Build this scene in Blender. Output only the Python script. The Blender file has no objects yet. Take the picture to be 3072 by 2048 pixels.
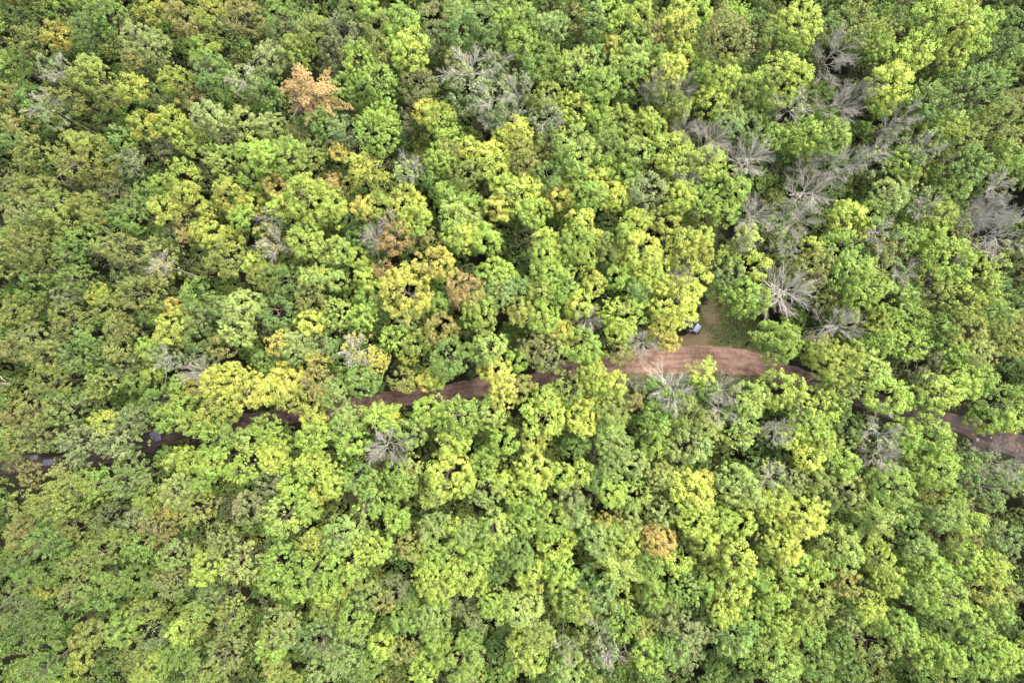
import bpy, math, random
import numpy as np
from mathutils import Vector, Matrix

S = bpy.context.scene
C = S.collection
R_ = math.radians

# ------------------------------------------------------------------ camera, sky, sun, exposure
CAM_Z = 120.0
F_PX = 2048.0                       # focal length in photograph pixels (24 mm on a 36 mm wide frame of 3072)
cam_d = bpy.data.cameras.new('camera')
cam_d.lens = 24.0
cam_d.sensor_width = 36.0
cam_d.clip_end = 2000.0
cam = bpy.data.objects.new('camera', cam_d)
cam.location = (0, 0, CAM_Z)
C.objects.link(cam)
S.camera = cam

SUN_EL, SUN_AZ = 58.0, 40.0         # azimuth measured from +X (photo right) towards +Y (photo up)
world = bpy.data.worlds.new('World')
S.world = world
world.use_nodes = True
wn = world.node_tree
bg = wn.nodes['Background']
sky = wn.nodes.new('ShaderNodeTexSky')
sky.sky_type = 'NISHITA'
sky.sun_disc = False
sky.sun_elevation = R_(SUN_EL)
sky.sun_rotation = R_(90 - SUN_AZ)
sky.dust_density = 7.0
sky.air_density = 0.8
wn.links.new(sky.outputs[0], bg.inputs[0])
bg.inputs[1].default_value = 0.12

sun_d = bpy.data.lights.new('sun', 'SUN')
sun_d.energy = 1.4
sun_d.angle = R_(24)
sun_d.color = (1.0, 0.95, 0.86)
sun = bpy.data.objects.new('sun', sun_d)
sd = Vector((math.cos(R_(SUN_EL)) * math.cos(R_(SUN_AZ)), math.cos(R_(SUN_EL)) * math.sin(R_(SUN_AZ)), math.sin(R_(SUN_EL))))
sun.rotation_euler = sd.to_track_quat('Z', 'Y').to_euler()
sun.location = sd * 200
C.objects.link(sun)

vs = S.view_settings
vs.view_transform = 'Standard'
vs.look = 'None'
vs.exposure = 2.45
vs.gamma = 1.0
vs.use_curve_mapping = False

# ------------------------------------------------------------------ helpers
rnd = random.Random(11)
RG = np.random.default_rng(5)


def at(u, v, z=0.0):
    """photo pixel (3072 wide) -> world x, y on the level z"""
    k = (CAM_Z - z) / F_PX
    return (u - 1536.0) * k, (1024.0 - v) * k


def mesh_obj(name, verts, faces, mat, parent=None, smooth=False):
    me = bpy.data.meshes.new(name)
    me.from_pydata([tuple(map(float, p)) for p in verts], [], [tuple(int(i) for i in f) for f in faces])
    me.validate()
    if smooth:
        for p in me.polygons:
            p.use_smooth = True
    o = bpy.data.objects.new(name, me)
    if mat:
        me.materials.append(mat)
    C.objects.link(o)
    o.parent = parent
    return o


def quads_mesh(name, V, mat):
    """V: (n,4,3) array of quads -> mesh"""
    n = len(V)
    me = bpy.data.meshes.new(name)
    me.vertices.add(4 * n)
    me.vertices.foreach_set('co', V.reshape(-1).astype(np.float32))
    me.loops.add(4 * n)
    me.loops.foreach_set('vertex_index', np.arange(4 * n, dtype=np.int32))
    me.polygons.add(n)
    me.polygons.foreach_set('loop_start', np.arange(0, 4 * n, 4, dtype=np.int32))
    me.update(calc_edges=True)
    me.materials.append(mat)
    return me


def tag(o, label=None, cat=None, group=None, kind=None):
    if label:
        o['label'] = label
    if cat:
        o['category'] = cat
    if group:
        o['group'] = group
    if kind:
        o['kind'] = kind
    return o


def empty(name, loc):
    o = bpy.data.objects.new(name, None)
    o.location = loc
    o.empty_display_size = 0.3
    C.objects.link(o)
    return o


def new_mat(name):
    m = bpy.data.materials.new(name)
    m.use_nodes = True
    nt = m.node_tree
    for n in list(nt.nodes):
        nt.nodes.remove(n)
    out = nt.nodes.new('ShaderNodeOutputMaterial')
    return m, nt, out


def srgb(r, g, b):
    f = lambda c: (c / 255 / 12.92) if c / 255 <= 0.04045 else ((c / 255 + 0.055) / 1.055) ** 2.4
    return np.array([f(r), f(g), f(b)])


def simple_mat(name, col, rough=0.5, metal=0.0, noise=0.15, scale=8.0, coat=0.0, spec=0.5):
    m, nt, out = new_mat(name)
    p = nt.nodes.new('ShaderNodeBsdfPrincipled')
    nz = nt.nodes.new('ShaderNodeTexNoise')
    nz.inputs['Scale'].default_value = scale
    nz.inputs['Detail'].default_value = 4
    tc = nt.nodes.new('ShaderNodeTexCoord')
    nt.links.new(tc.outputs['Object'], nz.inputs['Vector'])
    cr = nt.nodes.new('ShaderNodeValToRGB')
    cr.color_ramp.elements[0].position = 0.3
    cr.color_ramp.elements[1].position = 0.7
    c = np.array(col)
    cr.color_ramp.elements[0].color = (*np.clip(c * (1 - noise), 0, 1), 1)
    cr.color_ramp.elements[1].color = (*np.clip(c * (1 + noise), 0, 1), 1)
    nt.links.new(nz.outputs['Fac'], cr.inputs['Fac'])
    nt.links.new(cr.outputs['Color'], p.inputs['Base Color'])
    p.inputs['Roughness'].default_value = rough
    p.inputs['Metallic'].default_value = metal
    p.inputs['Coat Weight'].default_value = coat
    p.inputs['Specular IOR Level'].default_value = spec
    nt.links.new(p.outputs[0], out.inputs[0])
    return m


# ------------------------------------------------------------------ materials
def leaf_material(name, source):
    m, nt, out = new_mat(name)
    L = nt.links
    if source == 'object':
        a = nt.nodes.new('ShaderNodeObjectInfo')
        base = a.outputs['Color']
    else:
        a = nt.nodes.new('ShaderNodeAttribute')
        a.attribute_name = 'leaf_colour'
        a.attribute_type = 'INSTANCER' if source == 'instancer' else 'GEOMETRY'
        base = a.outputs['Color']
    t = nt.nodes.new('ShaderNodeAttribute')
    t.attribute_name = 'leaf_tone'              # x: value, y: hue, z: accent
    sep = nt.nodes.new('ShaderNodeSeparateXYZ')
    L.new(t.outputs['Vector'], sep.inputs[0])
    hs = nt.nodes.new('ShaderNodeHueSaturation')
    mv = nt.nodes.new('ShaderNodeMapRange')
    mv.inputs['To Min'].default_value = 0.72
    mv.inputs['To Max'].default_value = 1.28
    L.new(sep.outputs['X'], mv.inputs['Value'])
    L.new(mv.outputs[0], hs.inputs['Value'])
    mh = nt.nodes.new('ShaderNodeMapRange')
    mh.inputs['To Min'].default_value = 0.485
    mh.inputs['To Max'].default_value = 0.515
    L.new(sep.outputs['Y'], mh.inputs['Value'])
    L.new(mh.outputs[0], hs.inputs['Hue'])
    L.new(base, hs.inputs['Color'])
    mx = nt.nodes.new('ShaderNodeMix')
    mx.data_type = 'RGBA'
    mx.blend_type = 'MULTIPLY'
    mx.inputs['B'].default_value = (1.28, 1.04, 0.85, 1)
    L.new(sep.outputs['Z'], mx.inputs['Factor'])
    L.new(hs.outputs[0], mx.inputs['A'])
    d = nt.nodes.new('ShaderNodeBsdfDiffuse')
    tr = nt.nodes.new('ShaderNodeBsdfTranslucent')
    g = nt.nodes.new('ShaderNodeBsdfGlossy')
    g.inputs['Roughness'].default_value = 0.55
    g.inputs['Color'].default_value = (0.9, 0.95, 1.0, 1)
    col = mx.outputs['Result']
    L.new(col, d.inputs[0])
    L.new(col, tr.inputs[0])
    m1 = nt.nodes.new('ShaderNodeMixShader')
    m1.inputs[0].default_value = 0.22
    L.new(d.outputs[0], m1.inputs[1])
    L.new(tr.outputs[0], m1.inputs[2])
    m2 = nt.nodes.new('ShaderNodeMixShader')
    m2.inputs[0].default_value = 0.018
    L.new(m1.outputs[0], m2.inputs[1])
    L.new(g.outputs[0], m2.inputs[2])
    L.new(m2.outputs[0], out.inputs[0])
    return m


LEAF = leaf_material('leaf', 'object')
LEAF_MASS = leaf_material('leaf_mass', 'attribute')
LEAF_SCATTER = leaf_material('leaf_scatter', 'instancer')


def bark_material(name, c0, c1, scale):
    m, nt, out = new_mat(name)
    p = nt.nodes.new('ShaderNodeBsdfPrincipled')
    p.inputs['Roughness'].default_value = 0.85
    tc = nt.nodes.new('ShaderNodeTexCoord')
    mp = nt.nodes.new('ShaderNodeMapping')
    mp.inputs['Scale'].default_value = (1, 1, 0.3)
    nz = nt.nodes.new('ShaderNodeTexNoise')
    nz.inputs['Scale'].default_value = scale
    nz.inputs['Detail'].default_value = 5
    cr = nt.nodes.new('ShaderNodeValToRGB')
    cr.color_ramp.elements[0].position = 0.35
    cr.color_ramp.elements[1].position = 0.62
    cr.color_ramp.elements[0].color = (*c0, 1)
    cr.color_ramp.elements[1].color = (*c1, 1)
    L = nt.links
    L.new(tc.outputs['Object'], mp.inputs[0])
    L.new(mp.outputs[0], nz.inputs['Vector'])
    L.new(nz.outputs['Fac'], cr.inputs['Fac'])
    L.new(cr.outputs[0], p.inputs['Base Color'])
    L.new(p.outputs[0], out.inputs[0])
    return m


BARK = bark_material('bark', (0.05, 0.042, 0.03), (0.13, 0.115, 0.085), 5)
PALE_GREY_BARK = bark_material('pale_grey_bark', (0.26, 0.245, 0.205), (0.42, 0.4, 0.345), 4)
GREY_BARK = bark_material('grey_bark', (0.22, 0.207, 0.17), (0.37, 0.355, 0.3), 4)
DARK_GREY_BARK = bark_material('dark_grey_bark', (0.18, 0.17, 0.145), (0.31, 0.295, 0.255), 4)
WHITE_BARK = bark_material('white_bark', (0.2, 0.19, 0.16), (0.38, 0.37, 0.33), 3)

# ------------------------------------------------------------------ the ground, the road, the clearing
GAIN = 1.0


def ground_material(name, cols, scale, bump=0.5, mask=None):
    m, nt, out = new_mat(name)
    L = nt.links
    p = nt.nodes.new('ShaderNodeBsdfPrincipled')
    p.inputs['Roughness'].default_value = 0.95
    p.inputs['Specular IOR Level'].default_value = 0.12
    geo = nt.nodes.new('ShaderNodeNewGeometry')
    n1 = nt.nodes.new('ShaderNodeTexNoise')
    n1.inputs['Scale'].default_value = scale
    n1.inputs['Detail'].default_value = 8
    n1.inputs['Roughness'].default_value = 0.68
    L.new(geo.outputs['Position'], n1.inputs['Vector'])
    n2 = nt.nodes.new('ShaderNodeTexNoise')
    n2.inputs['Scale'].default_value = scale * 9
    n2.inputs['Detail'].default_value = 6
    n2.inputs['Roughness'].default_value = 0.7
    L.new(geo.outputs['Position'], n2.inputs['Vector'])
    mixf = nt.nodes.new('ShaderNodeMix')
    mixf.inputs['Factor'].default_value = 0.5
    L.new(n1.outputs['Fac'], mixf.inputs['A'])
    L.new(n2.outputs['Fac'], mixf.inputs['B'])
    cr = nt.nodes.new('ShaderNodeValToRGB')
    els = cr.color_ramp.elements
    while len(els) < len(cols):
        els.new(0.5)
    for e, (pos, c) in zip(els, cols):
        e.position = pos
        e.color = (*c, 1)
    L.new(mixf.outputs[0], cr.inputs['Fac'])
    L.new(cr.outputs[0], p.inputs['Base Color'])
    b = nt.nodes.new('ShaderNodeBump')
    b.inputs['Strength'].default_value = bump
    b.inputs['Distance'].default_value = 0.1
    L.new(n2.outputs['Fac'], b.inputs['Height'])
    L.new(b.outputs[0], p.inputs['Normal'])
    L.new(p.outputs[0], out.inputs[0])
    return m


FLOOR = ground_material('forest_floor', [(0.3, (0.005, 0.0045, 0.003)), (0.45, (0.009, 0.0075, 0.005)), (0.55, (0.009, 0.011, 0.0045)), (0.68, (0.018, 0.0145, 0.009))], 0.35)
v = [(x, y, 0.0) for x in np.linspace(-400, 400, 41) for y in np.linspace(-400, 400, 41)]
f = [(i * 41 + j, (i + 1) * 41 + j, (i + 1) * 41 + j + 1, i * 41 + j + 1) for i in range(40) for j in range(40)]
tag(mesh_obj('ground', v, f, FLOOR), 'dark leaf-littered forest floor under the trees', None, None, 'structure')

# road centre line in photograph pixels with half width in metres, moisture with painted tree shade 0..1
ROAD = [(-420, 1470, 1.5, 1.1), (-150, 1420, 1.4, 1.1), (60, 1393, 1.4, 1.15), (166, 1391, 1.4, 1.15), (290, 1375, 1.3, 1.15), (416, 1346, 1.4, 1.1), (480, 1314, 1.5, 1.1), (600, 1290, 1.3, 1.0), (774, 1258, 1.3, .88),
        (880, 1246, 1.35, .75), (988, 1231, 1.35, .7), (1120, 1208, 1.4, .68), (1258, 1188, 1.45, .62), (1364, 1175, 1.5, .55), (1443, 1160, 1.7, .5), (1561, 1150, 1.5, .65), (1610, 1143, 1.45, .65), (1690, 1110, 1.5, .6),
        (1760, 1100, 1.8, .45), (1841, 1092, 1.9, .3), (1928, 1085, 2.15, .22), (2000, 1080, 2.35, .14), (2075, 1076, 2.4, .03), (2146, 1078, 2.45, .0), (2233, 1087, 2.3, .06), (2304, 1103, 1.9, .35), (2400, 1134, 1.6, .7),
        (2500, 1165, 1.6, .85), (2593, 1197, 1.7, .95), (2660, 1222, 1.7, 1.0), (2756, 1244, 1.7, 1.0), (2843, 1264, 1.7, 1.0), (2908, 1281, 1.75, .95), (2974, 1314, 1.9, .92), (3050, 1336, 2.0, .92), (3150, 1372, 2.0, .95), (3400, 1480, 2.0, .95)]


def catmull(P, n):
    P = np.array(P, float)
    out = []
    for i in range(1, len(P) - 2):
        p0, p1, p2, p3 = P[i - 1], P[i], P[i + 1], P[i + 2]
        for t in np.linspace(0, 1, n, endpoint=False):
            out.append(0.5 * ((2 * p1) + (-p0 + p2) * t + (2 * p0 - 5 * p1 + 4 * p2 - p3) * t * t + (-p0 + 3 * p1 - 3 * p2 + p3) * t ** 3))
    out.append(P[-2])
    return np.array(out)


road = catmull([(*at(a, b), w, d) for a, b, w, d in ROAD], 24)
ROAD_XY = road[:, :2]


def road_dist(x, y):
    d = np.hypot(ROAD_XY[:, 0] - x, ROAD_XY[:, 1] - y)
    i = int(d.argmin())
    return d[i] - road[i, 2]


def build_road():
    m, nt, out = new_mat('dirt_road')
    L = nt.links
    p = nt.nodes.new('ShaderNodeBsdfPrincipled')
    p.inputs['Specular IOR Level'].default_value = 0.25
    uv = nt.nodes.new('ShaderNodeAttribute')
    uv.attribute_name = 'along'
    geo = nt.nodes.new('ShaderNodeNewGeometry')
    mp = nt.nodes.new('ShaderNodeMapping')
    mp.inputs['Scale'].default_value = (0.16, 1.5, 1.0)
    L.new(uv.outputs['Vector'], mp.inputs[0])
    streak = nt.nodes.new('ShaderNodeTexNoise')
    streak.inputs['Scale'].default_value = 1.0
    streak.inputs['Detail'].default_value = 7
    streak.inputs['Roughness'].default_value = 0.65
    L.new(mp.outputs[0], streak.inputs['Vector'])
    blot = nt.nodes.new('ShaderNodeTexNoise')
    blot.inputs['Scale'].default_value = 0.45
    blot.inputs['Detail'].default_value = 8
    blot.inputs['Roughness'].default_value = 0.7
    L.new(geo.outputs['Position'], blot.inputs['Vector'])
    fine = nt.nodes.new('ShaderNodeTexNoise')
    fine.inputs['Scale'].default_value = 5
    fine.inputs['Detail'].default_value = 6
    L.new(geo.outputs['Position'], fine.inputs['Vector'])
    mix = nt.nodes.new('ShaderNodeMix')
    mix.inputs['Factor'].default_value = 0.45
    L.new(streak.outputs['Fac'], mix.inputs['A'])
    L.new(blot.outputs['Fac'], mix.inputs['B'])
    mix2 = nt.nodes.new('ShaderNodeMix')
    mix2.inputs['Factor'].default_value = 0.25
    L.new(mix.outputs[0], mix2.inputs['A'])
    L.new(fine.outputs['Fac'], mix2.inputs['B'])
    dry = nt.nodes.new('ShaderNodeValToRGB')
    wet_shade = nt.nodes.new('ShaderNodeValToRGB')
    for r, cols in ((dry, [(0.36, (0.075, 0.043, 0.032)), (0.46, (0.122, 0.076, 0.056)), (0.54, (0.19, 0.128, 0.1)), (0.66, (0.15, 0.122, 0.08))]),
                    (wet_shade, [(0.36, (0.007, 0.005, 0.0045)), (0.46, (0.013, 0.0085, 0.0072)), (0.56, (0.023, 0.0145, 0.012)), (0.68, (0.042, 0.031, 0.026))])):  # moist soil, darkened further in place of the tree shade
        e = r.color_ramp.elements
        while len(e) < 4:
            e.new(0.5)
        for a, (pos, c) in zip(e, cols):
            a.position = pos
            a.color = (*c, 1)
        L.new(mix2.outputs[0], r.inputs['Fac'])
    damp_shade = nt.nodes.new('ShaderNodeSeparateXYZ')
    L.new(uv.outputs['Vector'], damp_shade.inputs[0])
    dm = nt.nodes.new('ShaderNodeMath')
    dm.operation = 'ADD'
    L.new(damp_shade.outputs['Z'], dm.inputs[0])
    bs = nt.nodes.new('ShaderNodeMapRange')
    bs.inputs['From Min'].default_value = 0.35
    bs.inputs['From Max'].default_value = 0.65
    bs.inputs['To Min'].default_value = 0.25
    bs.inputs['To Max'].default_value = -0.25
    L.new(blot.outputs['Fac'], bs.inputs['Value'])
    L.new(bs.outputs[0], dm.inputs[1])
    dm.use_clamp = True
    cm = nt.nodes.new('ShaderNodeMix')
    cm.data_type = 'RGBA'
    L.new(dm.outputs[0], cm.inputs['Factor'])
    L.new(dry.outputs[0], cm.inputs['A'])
    L.new(wet_shade.outputs[0], cm.inputs['B'])
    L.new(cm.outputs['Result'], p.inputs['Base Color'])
    rr = nt.nodes.new('ShaderNodeMapRange')
    rr.inputs['To Min'].default_value = 0.95
    rr.inputs['To Max'].default_value = 0.7
    L.new(dm.outputs[0], rr.inputs['Value'])
    L.new(rr.outputs[0], p.inputs['Roughness'])
    b = nt.nodes.new('ShaderNodeBump')
    b.inputs['Strength'].default_value = 0.6
    b.inputs['Distance'].default_value = 0.08
    L.new(mix2.outputs[0], b.inputs['Height'])
    L.new(b.outputs[0], p.inputs['Normal'])
    L.new(p.outputs[0], out.inputs[0])
    n = len(road)
    K = 25
    tan = np.gradient(ROAD_XY, axis=0)
    tan /= np.linalg.norm(tan, axis=1)[:, None]
    nor = np.stack([-tan[:, 1], tan[:, 0]], 1)
    s = np.concatenate([[0], np.cumsum(np.linalg.norm(np.diff(ROAD_XY, axis=0), axis=1))])
    rg = np.random.default_rng(3)

    def jag(a):
        w = np.convolve(rg.normal(0, 1, n + 40), np.ones(6) / 6, 'same')[20:-20] * 0.42 + np.convolve(rg.normal(0, 1, n + 40), np.ones(24) / 24, 'same')[20:-20] * 0.9
        return w * a
    eL, eR = jag(0.55), jag(0.55)
    V, A = [], []
    for i in range(n):
        hw = road[i, 2]
        for j in range(K):
            q = j / (K - 1) * 2 - 1
            off = q * hw + (eL[i] * max(0, q) ** 2 - eR[i] * max(0, -q) ** 2)
            x, y = ROAD_XY[i] + nor[i] * off
            a = abs(q * hw)
            rut = 0.055 * math.exp(-((a - 0.8) / 0.24) ** 2) * (0.5 + road[i, 3]) * (0.7 + 0.3 * math.sin(s[i] * 0.35 + q))
            z = 0.075 - rut - 0.055 * abs(q) ** 6 + 0.012 * math.sin(s[i] * 1.3 + j * 2.1)
            if abs(q) > 0.99:
                z = 0.006
            V.append((x, y, z))
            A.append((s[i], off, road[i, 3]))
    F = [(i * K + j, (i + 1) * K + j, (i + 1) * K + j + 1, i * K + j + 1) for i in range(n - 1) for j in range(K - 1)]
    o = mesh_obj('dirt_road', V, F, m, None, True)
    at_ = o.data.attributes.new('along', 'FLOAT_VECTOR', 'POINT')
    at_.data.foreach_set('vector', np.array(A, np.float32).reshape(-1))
    tag(o, 'reddish brown rutted dirt road winding through the forest', None, None, 'structure')


build_road()

# grassy clearing above the road, with an overgrown lane running up from it
CLEAR = [(1985, 1092), (2030, 1010), (2060, 965), (2100, 935), (2115, 890), (2100, 840), (2098, 780), (2100, 720), (2105, 650), (2120, 600), (2135, 560), (2165, 560), (2172, 640), (2168, 720),
         (2165, 790), (2185, 850), (2220, 905), (2270, 945), (2305, 985), (2310, 1045), (2330, 1100), (2300, 1130), (2150, 1100)]
CLEAR_XY = [at(a, b) for a, b in CLEAR]


def inside(x, y, P):
    c = False
    for i in range(len(P)):
        x1, y1 = P[i]
        x2, y2 = P[i - 1]
        if (y1 > y) != (y2 > y) and x < (x2 - x1) * (y - y1) / (y2 - y1) + x1:
            c = not c
    return c


def clearing_material():
    m, nt, out = new_mat('clearing_turf')
    L = nt.links
    p = nt.nodes.new('ShaderNodeBsdfPrincipled')
    p.inputs['Roughness'].default_value = 0.95
    p.inputs['Specular IOR Level'].default_value = 0.1
    geo = nt.nodes.new('ShaderNodeNewGeometry')
    n1 = nt.nodes.new('ShaderNodeTexNoise')
    n1.inputs['Scale'].default_value = 0.55
    n1.inputs['Detail'].default_value = 9
    n1.inputs['Roughness'].default_value = 0.68
    L.new(geo.outputs['Position'], n1.inputs['Vector'])
    n2 = nt.nodes.new('ShaderNodeTexNoise')
    n2.inputs['Scale'].default_value = 5
    n2.inputs['Detail'].default_value = 6
    L.new(geo.outputs['Position'], n2.inputs['Vector'])
    wear = nt.nodes.new('ShaderNodeAttribute')
    wear.attribute_name = 'worn'
    ad = nt.nodes.new('ShaderNodeMath')
    ad.operation = 'ADD'
    mr = nt.nodes.new('ShaderNodeMapRange')
    mr.inputs['From Min'].default_value = 0.35
    mr.inputs['From Max'].default_value = 0.65
    mr.inputs['To Min'].default_value = -0.3
    mr.inputs['To Max'].default_value = 0.3
    L.new(n1.outputs['Fac'], mr.inputs['Value'])
    L.new(mr.outputs[0], ad.inputs[0])
    L.new(wear.outputs['Fac'], ad.inputs[1])
    cr = nt.nodes.new('ShaderNodeValToRGB')
    e = cr.color_ramp.elements
    while len(e) < 4:
        e.new(0.5)
    for a, (pos, c) in zip(e, [(0.08, (0.0310, 0.0434, 0.0149)), (0.38, (0.0589, 0.0620, 0.0248)), (0.65, (0.08, 0.071, 0.038)), (0.95, (0.112, 0.09, 0.056))]):
        a.position = pos
        a.color = (*c, 1)
    L.new(ad.outputs[0], cr.inputs['Fac'])
    mul = nt.nodes.new('ShaderNodeMix')
    mul.data_type = 'RGBA'
    mul.blend_type = 'MULTIPLY'
    mul.inputs['Factor'].default_value = 1
    g = nt.nodes.new('ShaderNodeMapRange')
    g.inputs['From Min'].default_value = 0.3
    g.inputs['From Max'].default_value = 0.7
    g.inputs['To Min'].default_value = 0.6
    g.inputs['To Max'].default_value = 1.4
    L.new(n2.outputs['Fac'], g.inputs['Value'])
    L.new(cr.outputs[0], mul.inputs['A'])
    L.new(g.outputs[0], mul.inputs['B'])
    L.new(mul.outputs['Result'], p.inputs['Base Color'])
    b = nt.nodes.new('ShaderNodeBump')
    b.inputs['Strength'].default_value = 0.8
    b.inputs['Distance'].default_value = 0.1
    L.new(n2.outputs['Fac'], b.inputs['Height'])
    L.new(b.outputs[0], p.inputs['Normal'])
    L.new(p.outputs[0], out.inputs[0])
    return m


def worn_at(u, v):
    """bare trodden soil: round the car, down to the road, and fading to grass up and right"""
    w = 1.05 * math.exp(-(((u - 2075) / 75) ** 2 + ((v - 1020) / 70) ** 2))
    w = max(w, 0.75 * math.exp(-(((u - 2130) / 40) ** 2 + ((v - 945) / 55) ** 2)))
    w = max(w, 0.85 * math.exp(-((v - 1075) / 32) ** 2))
    w = max(w, 0.5 * math.exp(-(((u - 2290) / 40) ** 2 + ((v - 1040) / 35) ** 2)))
    return w


def build_clearing():
    xs = np.array(CLEAR_XY)
    x0, y0 = xs.min(0)
    x1, y1 = xs.max(0)
    st = 0.3
    idx, V, F, W = {}, [], [], []
    nx, ny = int((x1 - x0) / st), int((y1 - y0) / st)
    rg = np.random.default_rng(8)
    for i in range(nx + 1):
        for j in range(ny + 1):
            x, y = x0 + i * st, y0 + j * st
            jx, jy = 0.8 * math.sin(x * 1.7 + y * 2.3), 0.8 * math.sin(y * 1.9 - x * 1.3)
            if inside(x + jx, y + jy, CLEAR_XY):
                idx[i, j] = len(V)
                V.append((x + rg.uniform(-.1, .1), y + rg.uniform(-.1, .1), 0.012 + 0.02 * rg.random()))
                W.append(worn_at(1536 + x / CAM_Z * F_PX, 1024 - y / CAM_Z * F_PX))
    for (i, j) in idx:
        q = [(i, j), (i + 1, j), (i + 1, j + 1), (i, j + 1)]
        if all(k in idx for k in q):
            F.append([idx[k] for k in q])
    o = mesh_obj('grassy_clearing', V, F, clearing_material(), None, True)
    a = o.data.attributes.new('worn', 'FLOAT', 'POINT')
    a.data.foreach_set('value', np.array(W, np.float32))
    tag(o, 'grassy clearing with worn brown earth beside the dirt road', None, None, 'structure')
    # grass tufts
    n = 26000
    px = rg.uniform(x0, x1, n)
    py = rg.uniform(y0, y1, n)
    Q, Cc = [], []
    for x, y in zip(px, py):
        u, w_ = 1536 + x / CAM_Z * F_PX, 1024 - y / CAM_Z * F_PX
        if not inside(x, y, CLEAR_XY) or road_dist(x, y) < 0.1:
            continue
        w = worn_at(u, w_)
        if rg.random() < w * 1.25:
            continue
        h = rg.uniform(.1, .32)
        a = rg.uniform(0, 6.283)
        wd = rg.uniform(.04, .09)
        lean = rg.normal(0, .16, 2)
        dx, dy = math.cos(a) * wd, math.sin(a) * wd
        b = np.array([x, y, 0.0])
        t = b + [lean[0], lean[1], h]
        Q.append([b + [-dx, -dy, 0], b + [dx, dy, 0], t + [dx * .3, dy * .3, 0], t - [dx * .3, dy * .3, 0]])
        k = rg.random()
        c = np.array([.045, .062, .018]) * (1 - k) + np.array([.1, .095, .042]) * k
        Cc.append(c * rg.uniform(.6, 1.4))
    me = quads_mesh('grass', np.array(Q), LEAF_MASS)
    set_leaf_attrs(me, np.full((len(Q), 3), (.5, .5, 0.)), np.array(Cc))
    o = bpy.data.objects.new('grass', me)
    C.objects.link(o)
    tag(o, 'short uneven grass growing over the clearing', 'grass', None, 'stuff')


def set_leaf_attrs(me, tone, col=None):
    a = me.attributes.new('leaf_tone', 'FLOAT_VECTOR', 'FACE')
    a.data.foreach_set('vector', tone.astype(np.float32).reshape(-1))
    if col is not None:
        c = me.attributes.new('leaf_colour', 'FLOAT_COLOR', 'FACE')
        c.data.foreach_set('color', np.concatenate([col, np.ones((len(col), 1))], 1).astype(np.float32).reshape(-1))


build_clearing()

# grassy verge along the lower side of the road
VERGE = [(1825, 1105), (1900, 1112), (1990, 1110), (2075, 1112), (2150, 1115), (2240, 1122), (2340, 1128), (2420, 1150), (2400, 1172), (2330, 1168), (2250, 1172), (2160, 1168), (2080, 1172), (2000, 1170), (1900, 1160), (1835, 1140)]
VERGE_XY = [at(a, b) for a, b in VERGE]


def build_verge():
    rg = np.random.default_rng(21)
    P = np.array(VERGE_XY)
    x0, y0 = P.min(0)
    x1, y1 = P.max(0)
    idx, V, F, W = {}, [], [], []
    st = .35
    for i in range(int((x1 - x0) / st) + 1):
        for j in range(int((y1 - y0) / st) + 1):
            x, y = x0 + i * st, y0 + j * st
            if inside(x + .4 * math.sin(y * 2 + x), y + .4 * math.sin(x * 1.7), VERGE_XY):
                idx[i, j] = len(V)
                V.append((x + rg.uniform(-.1, .1), y + rg.uniform(-.1, .1), .01 + .02 * rg.random()))
                W.append(max(.1, .55 - .3 * max(0, road_dist(x, y))))
    for (i, j) in idx:
        q = [(i, j), (i + 1, j), (i + 1, j + 1), (i, j + 1)]
        if all(k in idx for k in q):
            F.append([idx[k] for k in q])
    o = mesh_obj('grassy_verge', V, F, bpy.data.materials['clearing_turf'], None, True)
    o.data.attributes.new('worn', 'FLOAT', 'POINT').data.foreach_set('value', np.array(W, np.float32))
    tag(o, 'strip of dark green grass along the lower edge of the road', None, None, 'structure')


build_verge()

# puddles
WATER = simple_mat('puddle_water', (0.055, 0.05, 0.05), 0.06, 0, 0.3, 2.0, 0, 0.9)


def puddle(u, v, ru, rv, ang, label, z=0.088):
    x0, y0 = at(u, v, 0)
    k = CAM_Z / F_PX
    rg = np.random.default_rng(int(u))
    ph = rg.uniform(0, 6.28, 4)
    n = 40
    ring, rim = [], []
    for i in range(n):
        a = i / n * 2 * math.pi
        r = 1 + .16 * math.sin(2 * a + ph[0]) + .12 * math.sin(3 * a + ph[1]) + .07 * math.sin(5 * a + ph[2]) + .05 * math.sin(9 * a + ph[3])
        dx, dy = r * ru * k * math.cos(a), r * rv * k * math.sin(a)
        c, s = math.cos(R_(ang)), math.sin(R_(ang))
        ring.append((dx * c - dy * s, dx * s + dy * c, z))
        rim.append((ring[-1][0] * 1.06, ring[-1][1] * 1.06, 0.0))
    V = ring + rim
    F = [list(range(n))] + [(i, n + i, n + (i + 1) % n, (i + 1) % n) for i in range(n)]
    o = mesh_obj('puddle', V, F, WATER)
    o.location = (x0, y0, 0)
    tag(o, label, 'puddle', None, 'structure')


PUDDLES = [(2643, 1219, 15, 10, -40, 'pale sky-reflecting puddle at the end of the road near big lime trees'),
           (2668, 1240, 15, 8, -30, 'smaller grey puddle beside the pale puddle on the road'),
           (468, 1304, 20, 15, 25, 'grey puddle on the dark stretch of road by the sage trees'),
           (146, 1386, 24, 8, 5, 'dark curved puddle on the shaded end of the road'),
           (104, 1371, 14, 6, 0, 'small dim puddle at the shaded end of the road'),
           (1492, 936, 9, 8, 30, 'small forest pool glinting between the yellow and rust-brown trees')]
for a in PUDDLES:
    puddle(*a)

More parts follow.
